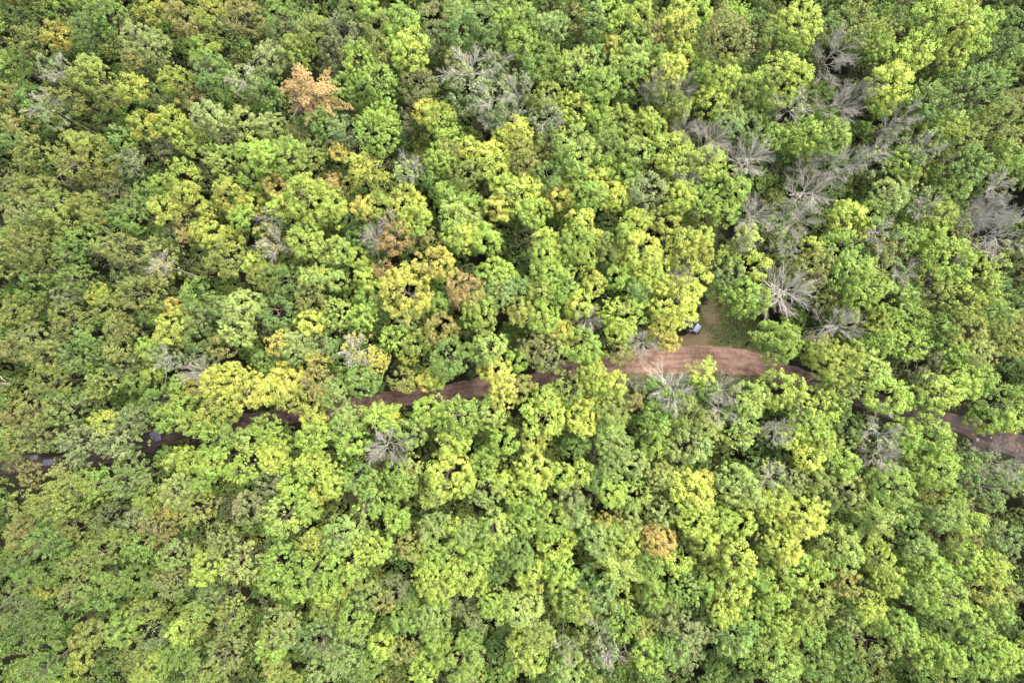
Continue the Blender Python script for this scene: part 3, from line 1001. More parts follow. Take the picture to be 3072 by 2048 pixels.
# ------------------------------------------------------------------ the trees of the photograph
# one entry: x y r kind colour [#landmark name]; x y r in a tile of 1763 x 1568 that covers 768 x 683 pixels of the photograph
TREES = """@0 0
90 110 120 f D;360 230 110 p AV;150 260 110 m O;580 175 115 p E;690 70 130 p G;950 270 170 p P;1000 40 110 p V;1200 85 105 p TO;1330 190 100 f TO;1440 65 130 f V;1650 70 130 f TO;1390 330 110 p L;1425 475 150 f EG;890 400 80 f TO;610 485 140 p OL;700 640 90 p O;880 595 110 p V;1180 540 120 p VL;1010 640 105 f GK;420 640 160 f O;200 690 110 p G;330 765 120 a S;80 420 120 p G;330 440 110 a S;50 640 90 f HO;90 840 110 f TO;970 860 115 p V;1150 810 110 p VL;1250 920 120 p LV;1420 790 140 p P;1640 830 110 p PO;515 1060 220 p OV;160 1010 115 m O;60 960 90 f E;805 950 95 m EG;860 1110 110 f S;1130 1000 120 f K;1500 1080 130 m LP;1710 1020 110 p L;1720 1200 95 p L;1225 1185 110 p LV;1270 1320 100 p V;1545 1315 120 p V;1100 1430 110 p YV;1240 1490 100 f TO;960 1310 100 f G;1080 1260 80 p LG;760 1320 115 f K;120 1290 120 p O;290 1280 95 p O;330 1440 165 p OL;550 1400 120 p O;870 1470 130 m G;110 1480 120 f OS;1720 1390 90 p YV;1650 525 120 a SP;1560 540 90 p E;1290 645 100 f HT;1410 1440 65 p V;1640 1490 90 p L;1560 930 90 f K;700 840 80 f D;560 280 90 f D;620 1500 90 m O
@1 0
190 90 150 f GD;180 200 110 f K;400 180 125 f OG;600 200 150 f KS;520 360 130 f K;650 60 110 f DO;80 385 120 p PS;240 330 115 p OL;820 160 115 f OS;1000 130 140 p LG;760 40 90 p L;680 390 120 m L;820 330 100 f O;1045 335 135 p LY;930 240 85 p L;1220 100 100 f KH;1230 230 110 f SD;1380 150 150 f E;1540 110 130 f E;1600 290 115 f DE;1720 120 85 p L;360 610 225 b R #orange fan-shaped tree;590 580 95 m GL;830 560 140 m GL;700 625 90 p G;1115 580 125 f KH;1390 420 110 f HK;1470 570 170 a S;1630 650 150 a S;1640 450 110 a S;1730 720 100 a S;1640 790 90 a SE;50 630 120 m EG;1160 750 90 p YA;1250 800 120 p LV;850 780 115 m L;830 900 150 m LG;1030 830 90 f K;420 820 110 p EG;570 870 105 f SE;90 860 110 p P;50 1060 120 p L;200 1060 130 p LG;70 1180 90 p L;360 1050 110 f OG;280 930 85 f KO;440 990 85 f S;555 1040 60 p A;740 1150 170 b VO;530 1250 70 f R;1020 1170 100 s P;1250 1060 110 p L;1460 1005 80 p Y;1630 1080 145 p Y #broad lemon-yellow crown;1710 930 80 p YL;350 1340 210 p LV;130 1290 110 f TA;160 1410 100 p YL;510 1440 100 p LY;1020 1370 135 p YV #round butter-yellow tree;720 1420 80 p AV;830 1400 90 p OL;1080 1490 110 p LV;1310 1330 95 p LG;1200 1210 90 f DG;1400 1475 150 p LP;1660 1430 100 p YA;1700 1260 100 p YL;1470 1390 90 p LG;1450 1180 110 f OG;930 1525 85 s T;90 1530 80 s S;640 1490 85 f D;1340 930 90 m L;1330 1020 70 f H
@2 0
50 90 130 p GL;260 150 120 p EP;70 270 120 p LG;430 100 100 f HO;570 110 100 p GS;760 170 130 p L;680 50 100 p L;880 60 100 p LY;970 190 90 f HT;1160 60 100 p YL;1300 60 90 p LY;1165 200 130 p YA #lemon and gold mottled tree;1510 260 195 f HO #big round khaki tree;1560 60 110 m L;1710 130 100 f D;700 280 80 p VA;885 280 110 p EL;840 400 120 p LP;460 430 130 m LP;250 360 110 p GL;580 375 80 f E;1090 475 130 p Y;1175 360 80 p YL;1480 490 130 p LY;1310 480 90 p L;1000 350 80 p G;40 570 115 a S;150 450 90 p G;625 560 120 p GL;780 560 90 p G;990 595 90 n;1190 590 95 n;1410 660 140 p YL;1150 710 110 p OL;460 740 120 p YL;580 660 90 p L;250 660 110 f OL;230 800 130 a S;600 790 90 p L;760 810 110 p LO;960 830 120 p LY;1200 890 90 n;1345 890 130 n #grey bare tree with forked trunk;1520 820 110 p EP;60 870 100 p YV;40 1000 110 f VH;250 970 120 f OG;440 1040 150 p LP;650 980 110 f GO;880 1040 120 p LP;1110 1040 140 p LY;1200 1170 110 s P;1360 1110 120 p LY;1690 1110 135 n #pale broom-like bare tree;430 1170 100 p LY;650 1130 90 p L;600 1215 80 p Y;250 1200 120 f GE;90 1120 110 f HO;80 1320 150 p YL;330 1330 100 p VA;555 1335 120 p LG;720 1330 110 p Y;930 1310 140 f SP;1180 1350 110 p YL;1310 1380 120 m LG;1530 1280 130 p LG;1490 1450 100 p LG;1690 1450 125 n;130 1460 110 p L;470 1500 100 p Y;860 1520 100 p YL;1060 1500 100 p VO;1640 860 110 f ES;1570 620 120 f GO;1700 570 120 p LP;1650 430 90 f D;800 1180 100 p L;1720 780 90 f G
@3 0
240 130 165 p LY;430 170 100 p DG;640 130 150 m OG;800 210 110 m OL;880 110 100 f D;1150 100 150 p L;1360 120 170 p LY;1520 130 90 p L;1680 120 120 f DG;60 250 100 p GO;230 270 80 p L;480 395 140 n #whitish bare tree in the dark gap;780 290 110 m L;1020 350 140 p LY;1280 330 120 p LV;1460 290 90 p L;1640 310 120 f D;140 500 180 p LY;870 560 150 p YL;820 680 100 p LY;530 700 130 n;690 590 80 n;180 730 125 s SP;1140 690 140 m EG;1480 600 200 m EG;1630 490 115 m GL;1240 510 100 f G;1250 870 120 p LV;940 800 95 n;1600 800 120 f OG;1730 680 80 f H;280 930 120 p L;470 920 120 p LE;60 900 100 f GL;970 1080 110 p LG;760 1090 110 s SP;890 950 90 s S;1120 980 110 s S;1400 960 110 f OG;1430 1130 130 m GE;545 1130 120 n;300 1110 75 n;290 1320 145 n #large grey bare tree of the bare cluster;180 1450 120 n;570 1490 130 p YL;1080 1380 110 s SP;880 1330 120 p PG;1340 1290 90 p LG;1220 1480 110 p LO;1000 1200 90 f OL;1450 1400 110 n;1650 1290 120 s SK;1700 1060 120 f LG;1700 930 90 f O;730 1470 100 p LG;1620 1490 110 n;420 790 90 f GD;1580 1000 90 f G
@0 1
150 100 150 f O;450 130 130 m G;620 70 110 m G;790 130 130 f HO;850 250 140 f KD;1120 60 95 f DK;1080 170 150 m OP;1110 290 100 s TP;1250 40 80 f T;1420 30 110 p VY;1560 70 100 p V;1540 210 150 f O;1730 240 90 p YL;230 260 120 m OG;490 340 120 m G;190 420 110 m G;90 550 120 f OV;400 490 100 f S;660 450 80 p YV;450 640 140 f O;930 460 160 m O;700 560 90 p O;1165 545 72 p A;1140 700 130 p Y #bright yellow tree with an amber tip;1310 440 110 f G;1350 620 130 f GS;1640 540 150 p PL;1600 690 130 p PL;1500 540 80 p GP;800 690 120 f OH;1010 590 90 f GD;590 730 110 f GE;150 780 150 f OS;60 830 90 f T;260 890 140 m O;520 880 130 m GE;780 840 110 f OH;1010 830 90 p L;1110 890 110 a S;1350 890 110 f S;1520 810 100 m OT;1330 990 85 n;1040 990 90 p LV;830 960 130 f SG;640 1070 110 m OG;300 1060 120 f OG;900 1070 105 p G;1200 1090 90 p LG;1320 1105 78 p AV;1510 1070 170 p VY;1480 1250 140 p VO;1710 1130 140 p YA;1060 1190 120 f G;1220 1250 110 p L;1120 1330 100 p LG;1280 1350 90 p LO;1400 1395 85 m L;430 1240 155 f GS;200 1260 140 f O;40 1290 90 f TO;680 1355 98 p VY;880 1330 130 f SG;790 1460 160 m SP #silvery sage tree by the dark puddle;530 1500 150 m SP;230 1440 150 m OS;60 1450 100 m O;1500 1450 130 p G;1690 1470 110 p LP;1740 330 90 f O;1310 780 90 f GD
@1 1
90 80 120 s TP;330 80 135 p LO;560 150 110 p LP;700 60 100 f DG;950 70 125 f RT #tan-orange tree beside white branches;810 70 90 n;1210 80 80 f HO;1410 50 120 p YL;680 200 75 p LV;860 290 78 f R #small rust-brown tree;1260 240 125 p AV #golden tan tree;1020 440 190 p YA #big butter-yellow speckled tree;1440 430 125 f RT #rust-brown broad tree;1590 70 100 p L;1640 290 130 p L;1700 440 110 p EP;380 340 125 b LP;540 350 80 p LP;740 350 90 p LV;200 360 120 f DG;80 330 110 f OG;360 510 110 f HO;360 650 88 p Y;550 600 110 m LP;140 570 150 f ED;750 510 90 p GL;720 610 90 m L;1260 520 70 p LG;1040 620 80 m P;1540 560 130 p LO;1260 690 115 f HA;440 800 130 f GS;245 810 110 p PE;130 800 92 f AO;720 815 120 s AP #pale yellow tree with white branches;950 770 100 m L;1090 790 100 f OL;820 920 90 p AY;1330 900 150 f GE;400 915 80 f AO;1040 880 70 m V;1600 830 130 p LP;1640 980 112 p YA;405 1050 115 f HT;200 1070 130 p YA;60 1120 110 p Y;220 1190 110 f VO;415 1155 62 f AT;540 1140 110 p GP;700 1050 140 p GE;1000 1060 95 f HV;1160 1070 70 p AY;1230 1040 80 p LY;860 1310 145 b L;1180 1270 110 p L;620 1330 120 p GP;390 1310 100 p VY;360 1440 120 p L;90 1520 110 p YL;50 1370 100 m LG;900 1520 135 n #dark grey bare tree below the road;1380 1310 150 p LG;1690 1150 120 p YA;1600 1290 130 p LP;1360 1490 120 p LY;1060 1430 100 p GP;640 1470 120 p LG;1710 1480 100 p L;960 560 70 f D;60 920 90 f G;560 260 80 f DG
@2 1
230 110 130 p LY;430 90 110 p LG;540 60 90 p V;900 150 150 p Y;970 250 120 p YL;800 50 90 p LV;1200 130 140 p VY;490 190 110 p LV;260 260 150 p L;340 370 110 p LG;575 390 80 p Y;200 420 100 p OL;680 190 80 p GH;740 340 90 p L;930 350 110 p VL;1170 325 75 n;1290 340 95 p Y;880 430 100 p EG;1150 515 180 p Y #big lemon-yellow tree over the car;1110 635 80 p Y;470 520 100 p YL;220 615 120 p L;50 570 100 p OV;525 640 88 n;775 590 140 m LY;760 700 105 p LY;370 720 105 p YA;500 815 130 p LG;225 850 175 f HP #large greyish tan tree over the road;1050 730 110 f VA;1095 785 68 p A #amber tree at the road edge;945 800 110 n;750 860 100 f OH;570 900 90 p VA;30 920 80 p L;1110 1080 150 n #big pale bare tree beside the road;1330 1010 95 p YL;1360 1140 100 p G;560 1020 120 p VL;720 1075 90 p YV;600 1090 90 p L;530 1190 85 p Y;380 1130 120 f GO;260 1190 100 p L;60 1110 110 f OV;840 1080 55 n;830 1190 85 f TH;980 1150 110 p GE;680 1240 120 f OG;240 1320 150 p LY;490 1340 115 p Y;150 1480 90 p YA;690 1360 120 p LP;1000 1350 120 p GL;1180 1250 120 p GO;1170 1390 100 f OG;1500 1110 110 n;1440 1250 110 n;1360 1370 110 p PY;1640 1200 130 p LP;1640 60 95 p PY;1610 125 75 n;1500 200 80 p LV;1690 260 100 p YL;1500 330 110 f ES;1670 480 140 p L;1610 500 90 p GL;1790 740 105 p GL;1580 1390 140 m LP;700 1490 120 p GP;460 1510 100 p GD;1260 1500 130 p PG;980 1500 100 p GL;1430 410 80 f GD;40 400 90 f E;1320 60 90 p VL;1310 190 90 p V;1080 400 90 p YL;640 90 80 f GH
@3 1
150 120 90 s SP;320 130 82 p YL;530 130 130 m LE;830 60 120 s S;960 70 100 p LE;1180 40 100 p L;1520 70 170 n #dense dark-grey bare tree;830 140 90 f H;790 215 90 p PO;320 290 150 f HO;600 300 140 p LE;690 410 150 m L;910 280 110 s SG;1300 200 150 p L;1180 380 140 f OL;1550 310 150 m LO;160 490 170 n #broad bare tree with light twigs;470 690 140 n #small grey bare tree near the clearing;900 480 150 m LG;820 650 120 m LY;1020 590 110 m LG;130 790 150 p LG;1000 790 120 m L;780 800 110 p LG;1400 490 120 m VL;1570 450 120 m OL;1620 600 120 f GL;1430 700 130 f OV;1240 680 100 p G;1500 860 110 f VS;1330 850 120 p LG;1085 985 150 f K #dark khaki dome-shaped tree;480 930 165 p VL;730 990 130 p LP;540 1080 120 m LP;340 850 100 p LO;880 1170 140 p L;1170 1160 150 p LY;1340 1080 120 p L;1480 1010 120 f GL;1640 1180 150 m GL;1580 1330 110 p L;1700 1340 85 p LV;150 1120 150 p LY;380 1220 130 m LY;260 1260 90 s S;310 1360 120 p L;190 1460 90 p Y;430 1480 110 p LY;540 1230 80 f GD;580 1410 110 f GS;800 1440 130 s SP;1000 1440 120 p LG;1190 1470 150 p LG;1700 760 120 m OV;1700 900 100 f D;1720 510 100 f D;60 1440 100 s S;570 600 80 f OG;640 860 90 p LO;430 480 90 f O
@0 2
160 150 92 f TO;50 30 95 f OD;440 190 150 m OP;640 200 130 m GL;850 190 130 m GS;850 60 110 f GD;370 330 160 m OL;120 350 110 f O;1000 310 110 p OL;1190 250 120 p PO;1240 50 120 p LY;1450 60 120 p L;1640 100 120 m L;1370 190 90 p GL;1690 370 130 f ST;1330 390 130 m O;1180 380 82 f AO;920 460 110 f SH;1050 520 130 m HT;720 430 120 f DS;500 500 130 f O;300 490 100 f DE;90 500 90 f HT;110 600 100 f OH;290 620 130 p GE;800 570 72 p LE;940 640 100 m G;1180 700 120 f GP;700 660 140 f OG;520 760 120 f OG;100 700 120 f GD;1380 810 120 p LV;1640 770 150 m PO;1480 590 110 m OS;1170 890 130 f OS;480 950 120 m OS;690 930 140 p G;900 870 115 p G;330 820 100 f GD;150 890 120 f GD;290 930 82 p VO;1220 1220 110 p LV;1330 1130 110 p GO;1560 1120 120 m OG;980 1070 120 f OG;800 1210 130 p GL;590 1250 110 p O;1040 1270 100 f SD;1550 1380 150 m OS;280 1180 145 m GD;250 1440 165 m GD;530 1430 90 p VO;740 1440 100 f D;900 1360 100 p OD;990 1500 120 p LO;1190 1410 110 p G;1350 1480 120 m GO;80 1080 120 m DS;420 1110 100 f GD;1420 960 90 f DS;90 1270 100 m D
@1 2
100 30 110 p YL;350 90 120 p LY;510 200 110 p LY;230 220 100 p L;420 280 70 p YA;60 180 110 f KS;50 350 95 f KS;690 180 120 m GE;790 300 150 m LE;990 190 120 p GL;1060 80 80 m PV;1330 150 180 p YL;1700 200 90 p YL;1560 60 110 p GL;1590 270 120 f GP;1220 290 100 p OL;170 440 150 m LP;330 370 100 p GL;590 560 150 p GP;640 740 150 m L;360 620 90 f OV;830 650 110 p LO;960 460 90 p L;1050 640 110 f HO;1220 520 110 p PG;1360 500 62 p YL;1460 560 110 p GP;1640 530 130 p LP;1190 690 110 p LG;1380 680 120 p LG;1550 680 110 p GL;1230 860 160 p LY;1450 870 140 p LV;1260 990 90 p LG;130 740 130 m GL;400 780 150 m GL;280 920 110 p GL;110 900 110 m GL;620 880 100 f OH;490 930 100 p L;740 980 100 f GP;960 960 110 f KS;860 1020 90 f OH;450 1060 110 p OG;640 1180 150 p GL;1030 1140 120 p G;1200 1140 125 p GP;1640 1040 120 p LG;1660 800 110 f DE;1400 1030 100 f SD;150 1220 130 f OS;410 1290 140 m DS;80 1330 120 m LG;600 1390 140 m GS;850 1340 90 p LV;1020 1370 90 f OH;1220 1300 100 p LG;1410 1420 165 p GL;1140 1490 120 p L;450 1480 120 m GS;100 1480 100 p O;1520 1150 90 f SO;760 1470 90 f G;1090 980 90 f GD;930 1210 80 f GD
@2 2
170 120 140 p YL;340 150 90 p LY;100 250 120 p L;480 130 90 p LV;580 200 80 f DE;700 100 110 p GP;850 80 110 p PG;700 260 110 p L;860 290 110 m LP;1050 150 90 p PY;1150 90 100 f OG;1240 260 150 p Y;1340 170 62 p YA;1590 240 160 p PL;1040 400 100 m PO;815 470 110 p OP;640 465 62 f AO;700 545 72 p L;1030 610 125 p AR #orange-gold round tree;1270 480 110 p LY;1350 600 90 p YL;1430 440 110 p L;1600 480 90 p LY;410 280 80 p KP;460 430 100 p PG;270 480 120 p LG;80 470 120 p LG;310 640 120 p LY;600 600 130 p GP;810 620 90 p YL;740 800 190 b LP #star-shaped pale green tree;340 810 120 p L;130 840 140 p LV;60 700 110 p GE;520 870 85 f ED;620 1010 100 f ES;980 810 120 p GL;1140 760 100 p LY;980 980 110 p LG;1210 940 110 m EL;1560 760 150 p YL;1540 930 140 p YL;1460 1090 110 p YL;760 1010 90 m LO;80 1090 130 p PL;440 1060 130 p GV;770 1190 120 m GL;1080 1140 100 p OS;1220 1220 110 f SO;1330 1250 90 f SO;1540 1260 150 p GE;1620 1390 90 p GL;1100 1380 140 p GE;930 1400 110 p LG;110 1400 150 p LO;380 1500 120 p GP;650 1400 100 a S;550 1230 110 a OS;400 1340 95 a SG;200 1260 110 p OG;1700 1100 110 p GL;1720 1300 90 f OG;1380 900 100 p LG;900 1220 80 p O;1230 1400 100 f SO;290 950 80 f DG;1700 880 90 p GL
@3 2
310 30 100 p Y;540 80 130 p L;800 20 110 n;60 150 110 s P;180 180 90 f PS;340 180 90 p OG;580 250 140 f PO;880 210 160 p GL;1220 110 160 p LG;1580 180 190 m GS;1190 280 100 f VH;80 320 110 p YL;270 430 160 p Y;120 650 150 p Y;780 450 180 b LP;980 420 110 m GE;1240 420 120 p GP;1400 450 120 m L;1330 290 90 p L;410 340 90 f GS;560 650 150 p LP;250 830 120 p L;390 770 100 p LO;820 740 130 p LV;860 880 110 p LV;1060 650 120 p GP;1310 640 90 f DO;1430 590 80 f HO;1650 620 140 f GS;1380 740 130 p L;1150 790 140 p L;1220 960 200 p LG;1010 930 100 m EL;1570 790 130 p LV;1560 930 110 p VO;560 900 100 f OA;705 940 62 f K;700 1060 110 p VL;575 1140 90 m PG;340 1030 130 p OL;80 950 130 p L;120 1190 120 p LO;300 1220 130 p LG;100 1450 140 p LE;370 1440 110 p G;750 1350 150 f OG;930 1200 120 p GL;1440 1190 150 p GL;1210 1200 110 f D;1120 1340 120 p LG;1260 1430 130 p L;1620 1380 130 p L;600 1500 120 f GD;1690 950 90 f HO;1690 50 130 n;1700 1180 90 f D;1650 1080 90 p LG;540 1320 100 f GD;30 390 90 p Y;1470 1450 110 p GL"""

PAL = {  # leaf reflectance, from what the leaf itself looks like
    'Y': (226, 244, 108), 'L': (184, 221, 94), 'G': (144, 181, 84), 'D': (102, 134, 62), 'E': (142, 180, 96), 'O': (166, 178, 88), 'K': (124, 130, 88),
    'T': (188, 174, 106), 'A': (228, 212, 106), 'R': (216, 180, 122), 'S': (154, 172, 122), 'P': (190, 212, 126), 'V': (202, 214, 92), 'H': (164, 164, 96)}
WORD = {'Y': 'lemon-yellow', 'L': 'lime-green', 'G': 'mid-green', 'D': 'deep-green', 'E': 'bluish-green', 'O': 'olive', 'K': 'dark khaki', 'T': 'tan', 'A': 'golden',
        'R': 'rust-brown', 'S': 'sage-grey', 'P': 'pale-green', 'V': 'mustard-yellow', 'H': 'brownish-olive'}
LEAF_GAIN = 0.4


def leaf_rgb(code):
    cols = [srgb(*PAL[c]) for c in code]
    w = [.62, .38][:len(cols)] if len(cols) == 2 else [1.0]
    return (sum(c * q for c, q in zip(cols, w)) * .88 + srgb(172, 200, 96) * .12) * LEAF_GAIN


def left_darkening(u):
    """leaves darken towards the left: partly darker-leaved trees, partly a painted vignette"""
    return .76 + .24 * min(1, max(0, u / 1000))  # lens darkening put into the leaf colour


recs = []
for line in TREES.strip().split('\n'):
    if line[0] == '@':
        ti, tj = map(int, line[1:].split())
        continue
    for e in line.split(';'):
        e, _, mark = e.partition('#')
        x, y, r, kind, *col = e.split()
        recs.append(dict(u=768 * ti + float(x) * .43563, v=683 * tj + float(y) * .43563, r=float(r) * .43563, k=kind, c=col[0] if col else '', mark=mark.strip()))
# trees noted twice at a tile border
kept = []
for t in sorted(recs, key=lambda t: (t['mark'] == '', t['k'] != 'n', -t['r'])):
    if all(math.hypot(t['u'] - q['u'], t['v'] - q['v']) > .5 * min(t['r'], q['r']) + .12 * max(t['r'], q['r']) or (t['k'] == 'n') != (q['k'] == 'n') for q in kept):
        kept.append(t)
recs = kept
for t in recs:
    q = random.Random(int(t['u'] * 7 + t['v'] * 13))
    rm = t['r'] / F_PX * 106
    H = min(21, max(14, 12.3 + 1.8 * rm)) + (q.uniform(-1.1, 1.1) if t['u'] > 900 else q.uniform(-2.4, 1.8))
    if t['k'] == 'n':
        H = max(H, 16.5) + 2.2
    if t['k'] in 'f' and set(t['c']) <= set('DKSG'):
        H -= 1.6
    if t['k'] == 'a':
        H += .6
    zc = H - .7 * rm
    if t['k'] == 'n':
        zc = H * .85
    R = t['r'] / F_PX * (CAM_Z - zc) * (1.0 if t['k'] == 'n' else .97 if t['u'] < 800 else 1.05)
    x, y = at(t['u'], t['v'], zc)
    t.update(R=R, H=H, x=x, y=y, zc=zc, rnd=q)

# landmarks and labels -------------------------------------------------
MARKS = [(t['u'], t['v'], 'the ' + t['mark'], id(t)) for t in recs if t['mark']]
MARKS += [(2066, 985, 'the parked car', 0), (2200, 960, 'the grassy clearing', 0), (2646, 1222, 'the pale road puddle', 0), (468, 1305, 'the grey puddle on the dark road', 0),
          (146, 1386, 'the dark puddle at the road end', 0), (1390, 1168, 'the open middle stretch of road', 0), (2930, 1316, 'the pale stones on the road', 0), (800, 1256, 'the dark brown stretch of road', 0),
          (0, 0, 'the upper photo corner by dark gaps', 0), (3072, 0, 'the upper photo corner by lime trees', 0), (0, 2048, 'the lower photo corner with deep-green trees', 0), (3072, 2048, 'the lower photo corner with lime trees', 0)]
DIRS = ['right of', 'above-right of', 'above', 'above-left of', 'left of', 'below-left of', 'below', 'below-right of']
TEX = {'p': 'billowy', 'f': 'fine-leaved', 'm': 'feathery', 'b': 'spreading', 's': 'half-bare', 'a': 'pale-limbed', 'n': 'bare'}


def colour_word(t):
    if t['k'] == 'n':
        return 'grey'
    w = WORD[t['c'][0]]
    return w


def assign_labels(things):
    buckets = {}
    for t in things:
        if t['mark']:
            continue
        d, m = min((math.hypot(t['u'] - a, t['v'] - b), i) for i, (a, b, _, k) in enumerate(MARKS))
        a, b, name, _ = MARKS[m]
        o = int(round(math.atan2(b - t['v'], t['u'] - a) / (math.pi / 4))) % 8
        t['key'] = (colour_word(t), TEX[t['k']], o, m)
        buckets.setdefault(t['key'], []).append((d, t))
    ORD = ['first', 'second', 'third', 'fourth', 'fifth', 'sixth', 'seventh', 'eighth']
    for (cw, tx, o, m), L in buckets.items():
        L.sort(key=lambda p: p[0])
        for i, (d, t) in enumerate(L):
            size = 'small' if t['R'] < 2.1 else 'medium' if t['R'] < 3.0 else 'broad' if t['R'] < 3.9 else 'huge'
            kind = 'tree'
            if len(L) == 1:
                t['label'] = f"{size} {cw} {tx} {kind} {DIRS[o]} {MARKS[m][2]}"
            else:
                t['label'] = f"{size} {cw} {tx} {kind}, {ORD[i]} outward, {DIRS[o]} {MARKS[m][2]}"
    for t in things:
        if t['mark']:
            t['label'] = t['mark'] + ('' if len(t['mark'].split()) > 3 else ' standing among green trees')


leafy = sorted([t for t in recs if t['k'] in 'pfmb'], key=lambda t: (t['mark'] == '', -t['r']))
named, small = leafy[:296], leafy[296:]
other = [t for t in recs if t['k'] in 'san']
assign_labels(named + other)

# prototypes -----------------------------------------------------------
protos = {}
SIZES = {'p': [(2.1, 6), (3.0, 9), (4.2, 6)], 'f': [(2.1, 4), (3.0, 6), (4.2, 3)], 'm': [(2.1, 4), (3.0, 7), (4.2, 4)], 'b': [(3.3, 3), (4.8, 3)], 's': [(2.6, 4)], 'a': [(2.7, 5)]}
sd0 = 100
for k, L in SIZES.items():
    for R0, n in L:
        for i in range(n):
            V, T, D = crown_arrays(sd0, k, R0)
            me = quads_mesh('crown', V, LEAF)
            set_leaf_attrs(me, T)
            protos.setdefault(k, []).append((R0, me, D, sd0))
            sd0 += 1
SMALL_KINDS, SMALL_INDEX = [], {}
for k in 'pfm':
    for R0, me, D, _ in protos[k]:
        if R0 < 3.5:
            SMALL_INDEX.setdefault(k, []).append((len(SMALL_KINDS), R0, D))
            SMALL_KINDS.append(me)
UNDER = []
for i in range(6):
    V, T, D = crown_arrays(1200 + i, 'f' if i % 2 else 'p', 1.8, .4)
    me = quads_mesh('undergrowth', V, LEAF)
    set_leaf_attrs(me, T)
    UNDER.append((me, D))


TRUNKS = [trunk_proto(40 + i, BARK) for i in range(5)]
BARES = [bare_proto(60 + i, GREY_BARK) for i in range(5)] + [bare_proto(70 + i, DARK_GREY_BARK) for i in range(3)] + [bare_proto(50 + i, PALE_GREY_BARK) for i in range(2)]
PALES = [bare_proto(80 + i, WHITE_BARK, 2.7, 14.0) for i in range(3)]


def link(name, me, parent):
    o = bpy.data.objects.new(name, me)
    o.parent = parent
    C.objects.link(o)
    return o


def place_leafy(t):
    q = t['rnd']
    R = t['R']
    cands = sorted(protos[t['k']], key=lambda p: abs(math.log(p[0] / R)) + q.random() * .22)
    R0, me, D, _ = cands[0]
    s = R / R0
    root = empty('broadleaf_tree', (t['x'], t['y'], 0))
    tag(root, t['label'], 'tree', 'leafy trees of the forest canopy')
    tr = link('trunk', TRUNKS[q.randrange(len(TRUNKS))], root)
    hk = (t['H'] - .3 * R) / 12.6
    tr.scale = (max(.6, R / 3), max(.6, R / 3), hk)
    tr.rotation_euler = (0, 0, q.uniform(0, 6.28))
    cr = link('crown', me, root)
    cr.location = (0, 0, t['H'] - D * s * .95)
    cr.scale = (s * q.uniform(.93, 1.08), s * q.uniform(.93, 1.08), s)
    cr.rotation_euler = (0, 0, q.uniform(0, 6.28))
    c = leaf_rgb(t['c']) * q.uniform(.88, 1.1) * left_darkening(t['u'])
    cr.color = (*c, 1)


def place_branchy(t):
    q = t['rnd']
    R = t['R']
    if t['k'] == 'n':
        dark = any(w in t['mark'] for w in ('dark',)) or q.random() < .25
        tm, lm = BARES[q.randrange(5, 8)] if dark else BARES[q.randrange(0, 5)]
        if any(w in t['mark'] for w in ('pale', 'white', 'light')):
            tm, lm = BARES[q.randrange(8, 10)]
        R0, H0, nm = 3.3, 15.0, 'bare_tree'
        cat, grp = 'bare tree', 'leafless grey trees'
    else:
        tm, lm = PALES[q.randrange(3)]
        R0, H0 = 2.7, 14.0
        nm, grp = ('aspen_tree', 'grey-green trees with pale limbs') if t['k'] == 'a' else ('sparse_tree', 'thinly leaved trees with pale limbs')
        cat = 'tree'
    root = empty(nm, (t['x'], t['y'], 0))
    root.rotation_euler = (0, 0, q.uniform(0, 6.28))
    tag(root, t['label'], cat, grp)
    sc = (R / R0, R / R0, t['H'] / H0)
    o = link('trunk', tm, root)
    o.scale = sc
    for m in (lm if t['k'] == 'n' else lm[8:] if t['k'] == 's' else lm[12:]):
        o = link('limb', m, root)
        o.scale = sc
    if t['k'] != 'n':
        R0, me, D, _ = protos[t['k']][q.randrange(len(protos[t['k']]))]
        s = R / R0
        cr = link('crown', me, root)
        cr.location = (0, 0, t['H'] - D * s * 1.02)
        cr.scale = (s, s, s)
        cr.color = (*(leaf_rgb(t['c']) * q.uniform(.92, 1.08)), 1)


for t in named:
    place_leafy(t)
for t in other:
    place_branchy(t)


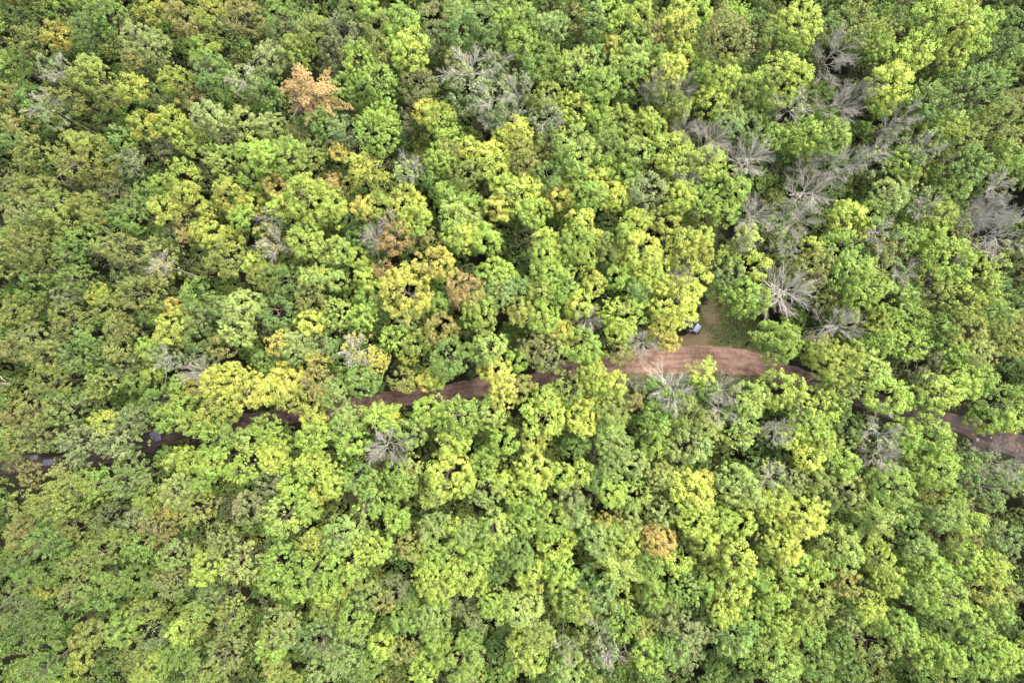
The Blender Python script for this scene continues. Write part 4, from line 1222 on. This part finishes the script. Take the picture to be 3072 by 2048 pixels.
# the smaller trees past the first 300, and the low growth under the canopy: each one mass of leaves scattered by geometry nodes
def scatter(name, meshes, items):
    """items: (mesh index, xy scale, z scale, turn, position, colour)"""
    src = bpy.data.collections.new(name + ' kinds')
    for i, me in enumerate(meshes):
        me = me.copy()
        me.materials.clear()
        me.materials.append(LEAF_SCATTER)
        o = bpy.data.objects.new(f'kind {i:02d}', me)
        src.objects.link(o)
    me = bpy.data.meshes.new(name)
    n = len(items)
    me.vertices.add(n)
    me.vertices.foreach_set('co', np.array([a[4] for a in items], np.float32).reshape(-1))
    me.attributes.new('pick', 'INT', 'POINT').data.foreach_set('value', np.array([a[0] for a in items], np.int32))
    me.attributes.new('size', 'FLOAT_VECTOR', 'POINT').data.foreach_set('vector', np.array([(a[1], a[1], a[2]) for a in items], np.float32).reshape(-1))
    me.attributes.new('turn', 'FLOAT_VECTOR', 'POINT').data.foreach_set('vector', np.array([(0, 0, a[3]) for a in items], np.float32).reshape(-1))
    me.attributes.new('leaf_colour', 'FLOAT_COLOR', 'POINT').data.foreach_set('color', np.array([(*a[5], 1) for a in items], np.float32).reshape(-1))
    o = bpy.data.objects.new(name, me)
    C.objects.link(o)
    ng = bpy.data.node_groups.new(name, 'GeometryNodeTree')
    ng.interface.new_socket('Geometry', in_out='INPUT', socket_type='NodeSocketGeometry')
    ng.interface.new_socket('Geometry', in_out='OUTPUT', socket_type='NodeSocketGeometry')
    N, L = ng.nodes, ng.links
    gi, go = N.new('NodeGroupInput'), N.new('NodeGroupOutput')
    ci = N.new('GeometryNodeCollectionInfo')
    ci.inputs['Collection'].default_value = src
    ci.inputs['Separate Children'].default_value = True
    ci.inputs['Reset Children'].default_value = True
    ip = N.new('GeometryNodeInstanceOnPoints')
    ip.inputs['Pick Instance'].default_value = True

    def named(attr, kind):
        q = N.new('GeometryNodeInputNamedAttribute')
        q.data_type = kind
        q.inputs['Name'].default_value = attr
        return q.outputs['Attribute']
    L.new(gi.outputs[0], ip.inputs['Points'])
    L.new(ci.outputs[0], ip.inputs['Instance'])
    L.new(named('pick', 'INT'), ip.inputs['Instance Index'])
    L.new(named('size', 'FLOAT_VECTOR'), ip.inputs['Scale'])
    L.new(named('turn', 'FLOAT_VECTOR'), ip.inputs['Rotation'])
    L.new(ip.outputs[0], go.inputs[0])
    md = o.modifiers.new('scatter', 'NODES')
    md.node_group = ng
    return o


items = []
for t in small:
    q = t['rnd']
    L_ = SMALL_INDEX.get(t['k'], SMALL_INDEX['m'])
    i, R0, D = min(q.sample(L_, 4), key=lambda p: abs(math.log(p[1] / t['R'])))
    s = t['R'] / R0
    items.append((i, s, s, q.uniform(0, 6.28), (t['x'], t['y'], t['H'] - D * s * .95), leaf_rgb(t['c']) * q.uniform(.88, 1.1) * left_darkening(t['u'])))
# trees beyond the frame
for i in range(700):
    x, y = rnd.uniform(-108, 108), rnd.uniform(-76, 76)
    zc = 15.5
    u, v_ = 1536 + x / (CAM_Z - zc) * F_PX, 1024 - y / (CAM_Z - zc) * F_PX
    out_ = max(-u, u - 3072, -v_, v_ - 2048)
    if out_ < 25 or road_dist(x, y) < 1.5:
        continue
    if any(math.hypot(x - a[4][0], y - a[4][1]) < 3.3 for a in items[-260:]):
        continue
    k = rnd.choice('pfm')
    j, R0, D = rnd.choice(SMALL_INDEX[k])
    s = rnd.uniform(2.5, 3.3) / R0
    items.append((j, s, s, rnd.uniform(0, 6.28), (x, y, 17 + rnd.uniform(-1.5, 1.5) - D * s), leaf_rgb(rnd.choice(['G', 'O', 'L', 'GD', 'OG', 'LG', 'OH'])) * left_darkening(u)))
o = scatter('woodland_foliage', SMALL_KINDS, items)
n_small = len(items)
tag(o, 'smaller green and yellow crowns filling the canopy between the larger trees', 'foliage', None, 'stuff')

cov = np.array([(t['u'], t['v'], t['r'] * (.5 if t['k'] in 'nsa' else .82)) for t in recs])
items = []
st = 2.35
for gx in np.arange(-104, 104, st):
    for gy in np.arange(-72, 72, st):
        x, y = gx + rnd.uniform(-1, 1), gy + rnd.uniform(-1, 1)
        top = rnd.uniform(4.5, 9.5) if gx > -42 else rnd.uniform(3, 7)
        rd = road_dist(x, y)
        if rd < 1.9 and rd > .5:
            top = rnd.uniform(.8, 1.6)
        if rd < .5 or inside(x, y, CLEAR_XY) or (inside(x, y, VERGE_XY) and rd < 2.6):
            continue
        if any(math.hypot(x - a, y - b) < 1.6 for a, b in CLEAR_XY):
            continue
        zc = top - 1
        u, v_ = 1536 + x / (CAM_Z - zc) * F_PX, 1024 - y / (CAM_Z - zc) * F_PX
        if math.hypot(u - 1492, v_ - 936) < 40:
            continue
        d = np.hypot(cov[:, 0] - u, cov[:, 1] - v_) - cov[:, 2]
        if d.min() < -8:
            continue
        # the canopy thins out towards the photograph's left and its far corners: there the dark floor shows
        pr = 1 if u > 800 else .85
        if u > 2850 and v_ < 1700:
            pr = .65
        if rnd.random() > pr:
            continue
        j = rnd.randrange(6)
        D = UNDER[j][1]
        s = rnd.uniform(.75, 1.25) if top > 2 else rnd.uniform(.4, .6)
        code = rnd.choice(['D', 'G', 'GD', 'DG', 'OG', 'DO', 'K', 'E', 'ED', 'OD', 'GL'] if u > 800 else ['D', 'D', 'GD', 'K', 'DO', 'OD', 'G'])
        items.append((j, s, s * rnd.uniform(.8, 1.2), rnd.uniform(0, 6.28), (x, y, top - D * s), leaf_rgb(code) * rnd.uniform(.75, 1.05)))
o = scatter('undergrowth', [m for m, _ in UNDER], items)
n_under = len(items)
tag(o, 'low deep-green undergrowth filling the gaps beneath the canopy', 'undergrowth', None, 'stuff')
print('TREES', len(recs), 'named', len(named), 'small', len(small), 'other', len(other), 'quads small', n_small, 'under', n_under, len(items), 'proto quads', sum(len(m.polygons) for L in protos.values() for _, m, _, _ in L))

# leaning birch with its bent white trunk bare above the other crowns
def bent_birch():
    pts = [(517, 1207, 1.0), (509, 1190, 3.5), (499, 1165, 7), (496, 1148, 9.5), (499, 1128, 12), (497, 1104, 14.2), (492, 1085, 15.4), (505, 1068, 16.0)]
    P = [(*at(a, b, z), z) for a, b, z in pts]
    base = np.array([P[0][0], P[0][1], 0])
    P = [base + [0, 0, 0]] + [np.array(p) for p in P]
    P = catmull([P[0] - [0, 0, 1]] + P + [P[-1] + [.3, .3, .3]], 5)
    mb = MB()
    mb.add(*tube(P - base, np.linspace(.17, .06, len(P)), 7))
    root = empty('birch_tree', tuple(base))
    tag(root, 'bent white-barked tree with its curved trunk bare above the crowns', 'tree')
    link('trunk', mb.mesh('trunk', WHITE_BARK), root)
    rg = np.random.default_rng(4)
    for i, (u, v_) in enumerate(((520, 1064), (560, 1074), (500, 1060), (470, 1075))):
        mb = MB()
        e = np.array((*at(u, v_, 16.2), 16.2)) - base
        p = P[-8] - base
        limb_mesh(rg, mb, p, e - p + UP * .3, float(np.linalg.norm(e - p)), .07, 2, .8)
        link('limb', mb.mesh('limb', WHITE_BARK), root)


bent_birch()


# pale stems that show in gaps between crowns (photograph pixels: foot, top, heights)
def stem(u0, v0, z0, u1, v1, z1, r, mat, label):
    a, b = np.array((*at(u0, v0, z0), z0)), np.array((*at(u1, v1, z1), z1))
    d = (b - a) / (z1 - z0)
    foot = a - d * z0
    rg = np.random.default_rng(int(u0))
    P = np.array([foot + d * z for z in np.linspace(0, z1, 9)]) + rg.normal(0, .05, (9, 3)) * np.linspace(0, 1, 9)[:, None]
    root = empty('dead_tree', tuple(foot))
    tag(root, label, 'dead tree', 'leafless stems seen in gaps of the canopy')
    mb = MB()
    mb.add(*tube(P - foot, np.linspace(r, r * .45, 9), 6))
    link('trunk', mb.mesh('trunk', mat), root)
    for i in range(4):
        mb = MB()
        az = i * 2.4 + rg.random()
        limb_mesh(rg, mb, P[5 + i] - foot, (math.cos(az), math.sin(az), .9), 1.9 - .2 * i, .05, 2, .8)
        link('limb', mb.mesh('limb', mat), root)


for a in [(1853, 1945, 6, 1842, 1925, 14, .16, WHITE_BARK, 'pale straight stem in the gap below the star-shaped pale green tree'),
          (1885, 1965, 6, 1872, 1935, 13.5, .13, WHITE_BARK, 'thinner pale stem just right of a straight pale stem, lower gap'),
          (720, 95, 4, 690, 70, 14, .15, GREY_BARK, 'pale slanting trunk in the black gap below tan crowns'),
          (2590, 420, 2, 2655, 380, 15.5, .15, GREY_BARK, 'long slanting grey trunk lying across the dark gap'),
          (2780, 500, 3, 2850, 475, 15, .13, GREY_BARK, 'slender grey leaning stem by the bluish feathery tree'),
          (60, 1150, 3, 20, 1145, 14, .14, GREY_BARK, 'grey slanting trunk in the black gap at the photo edge'),
          (2965, 662, 4, 3060, 640, 16, .16, WHITE_BARK, 'pale leaning stem with bent tip at the photo edge')]:
    stem(*a)
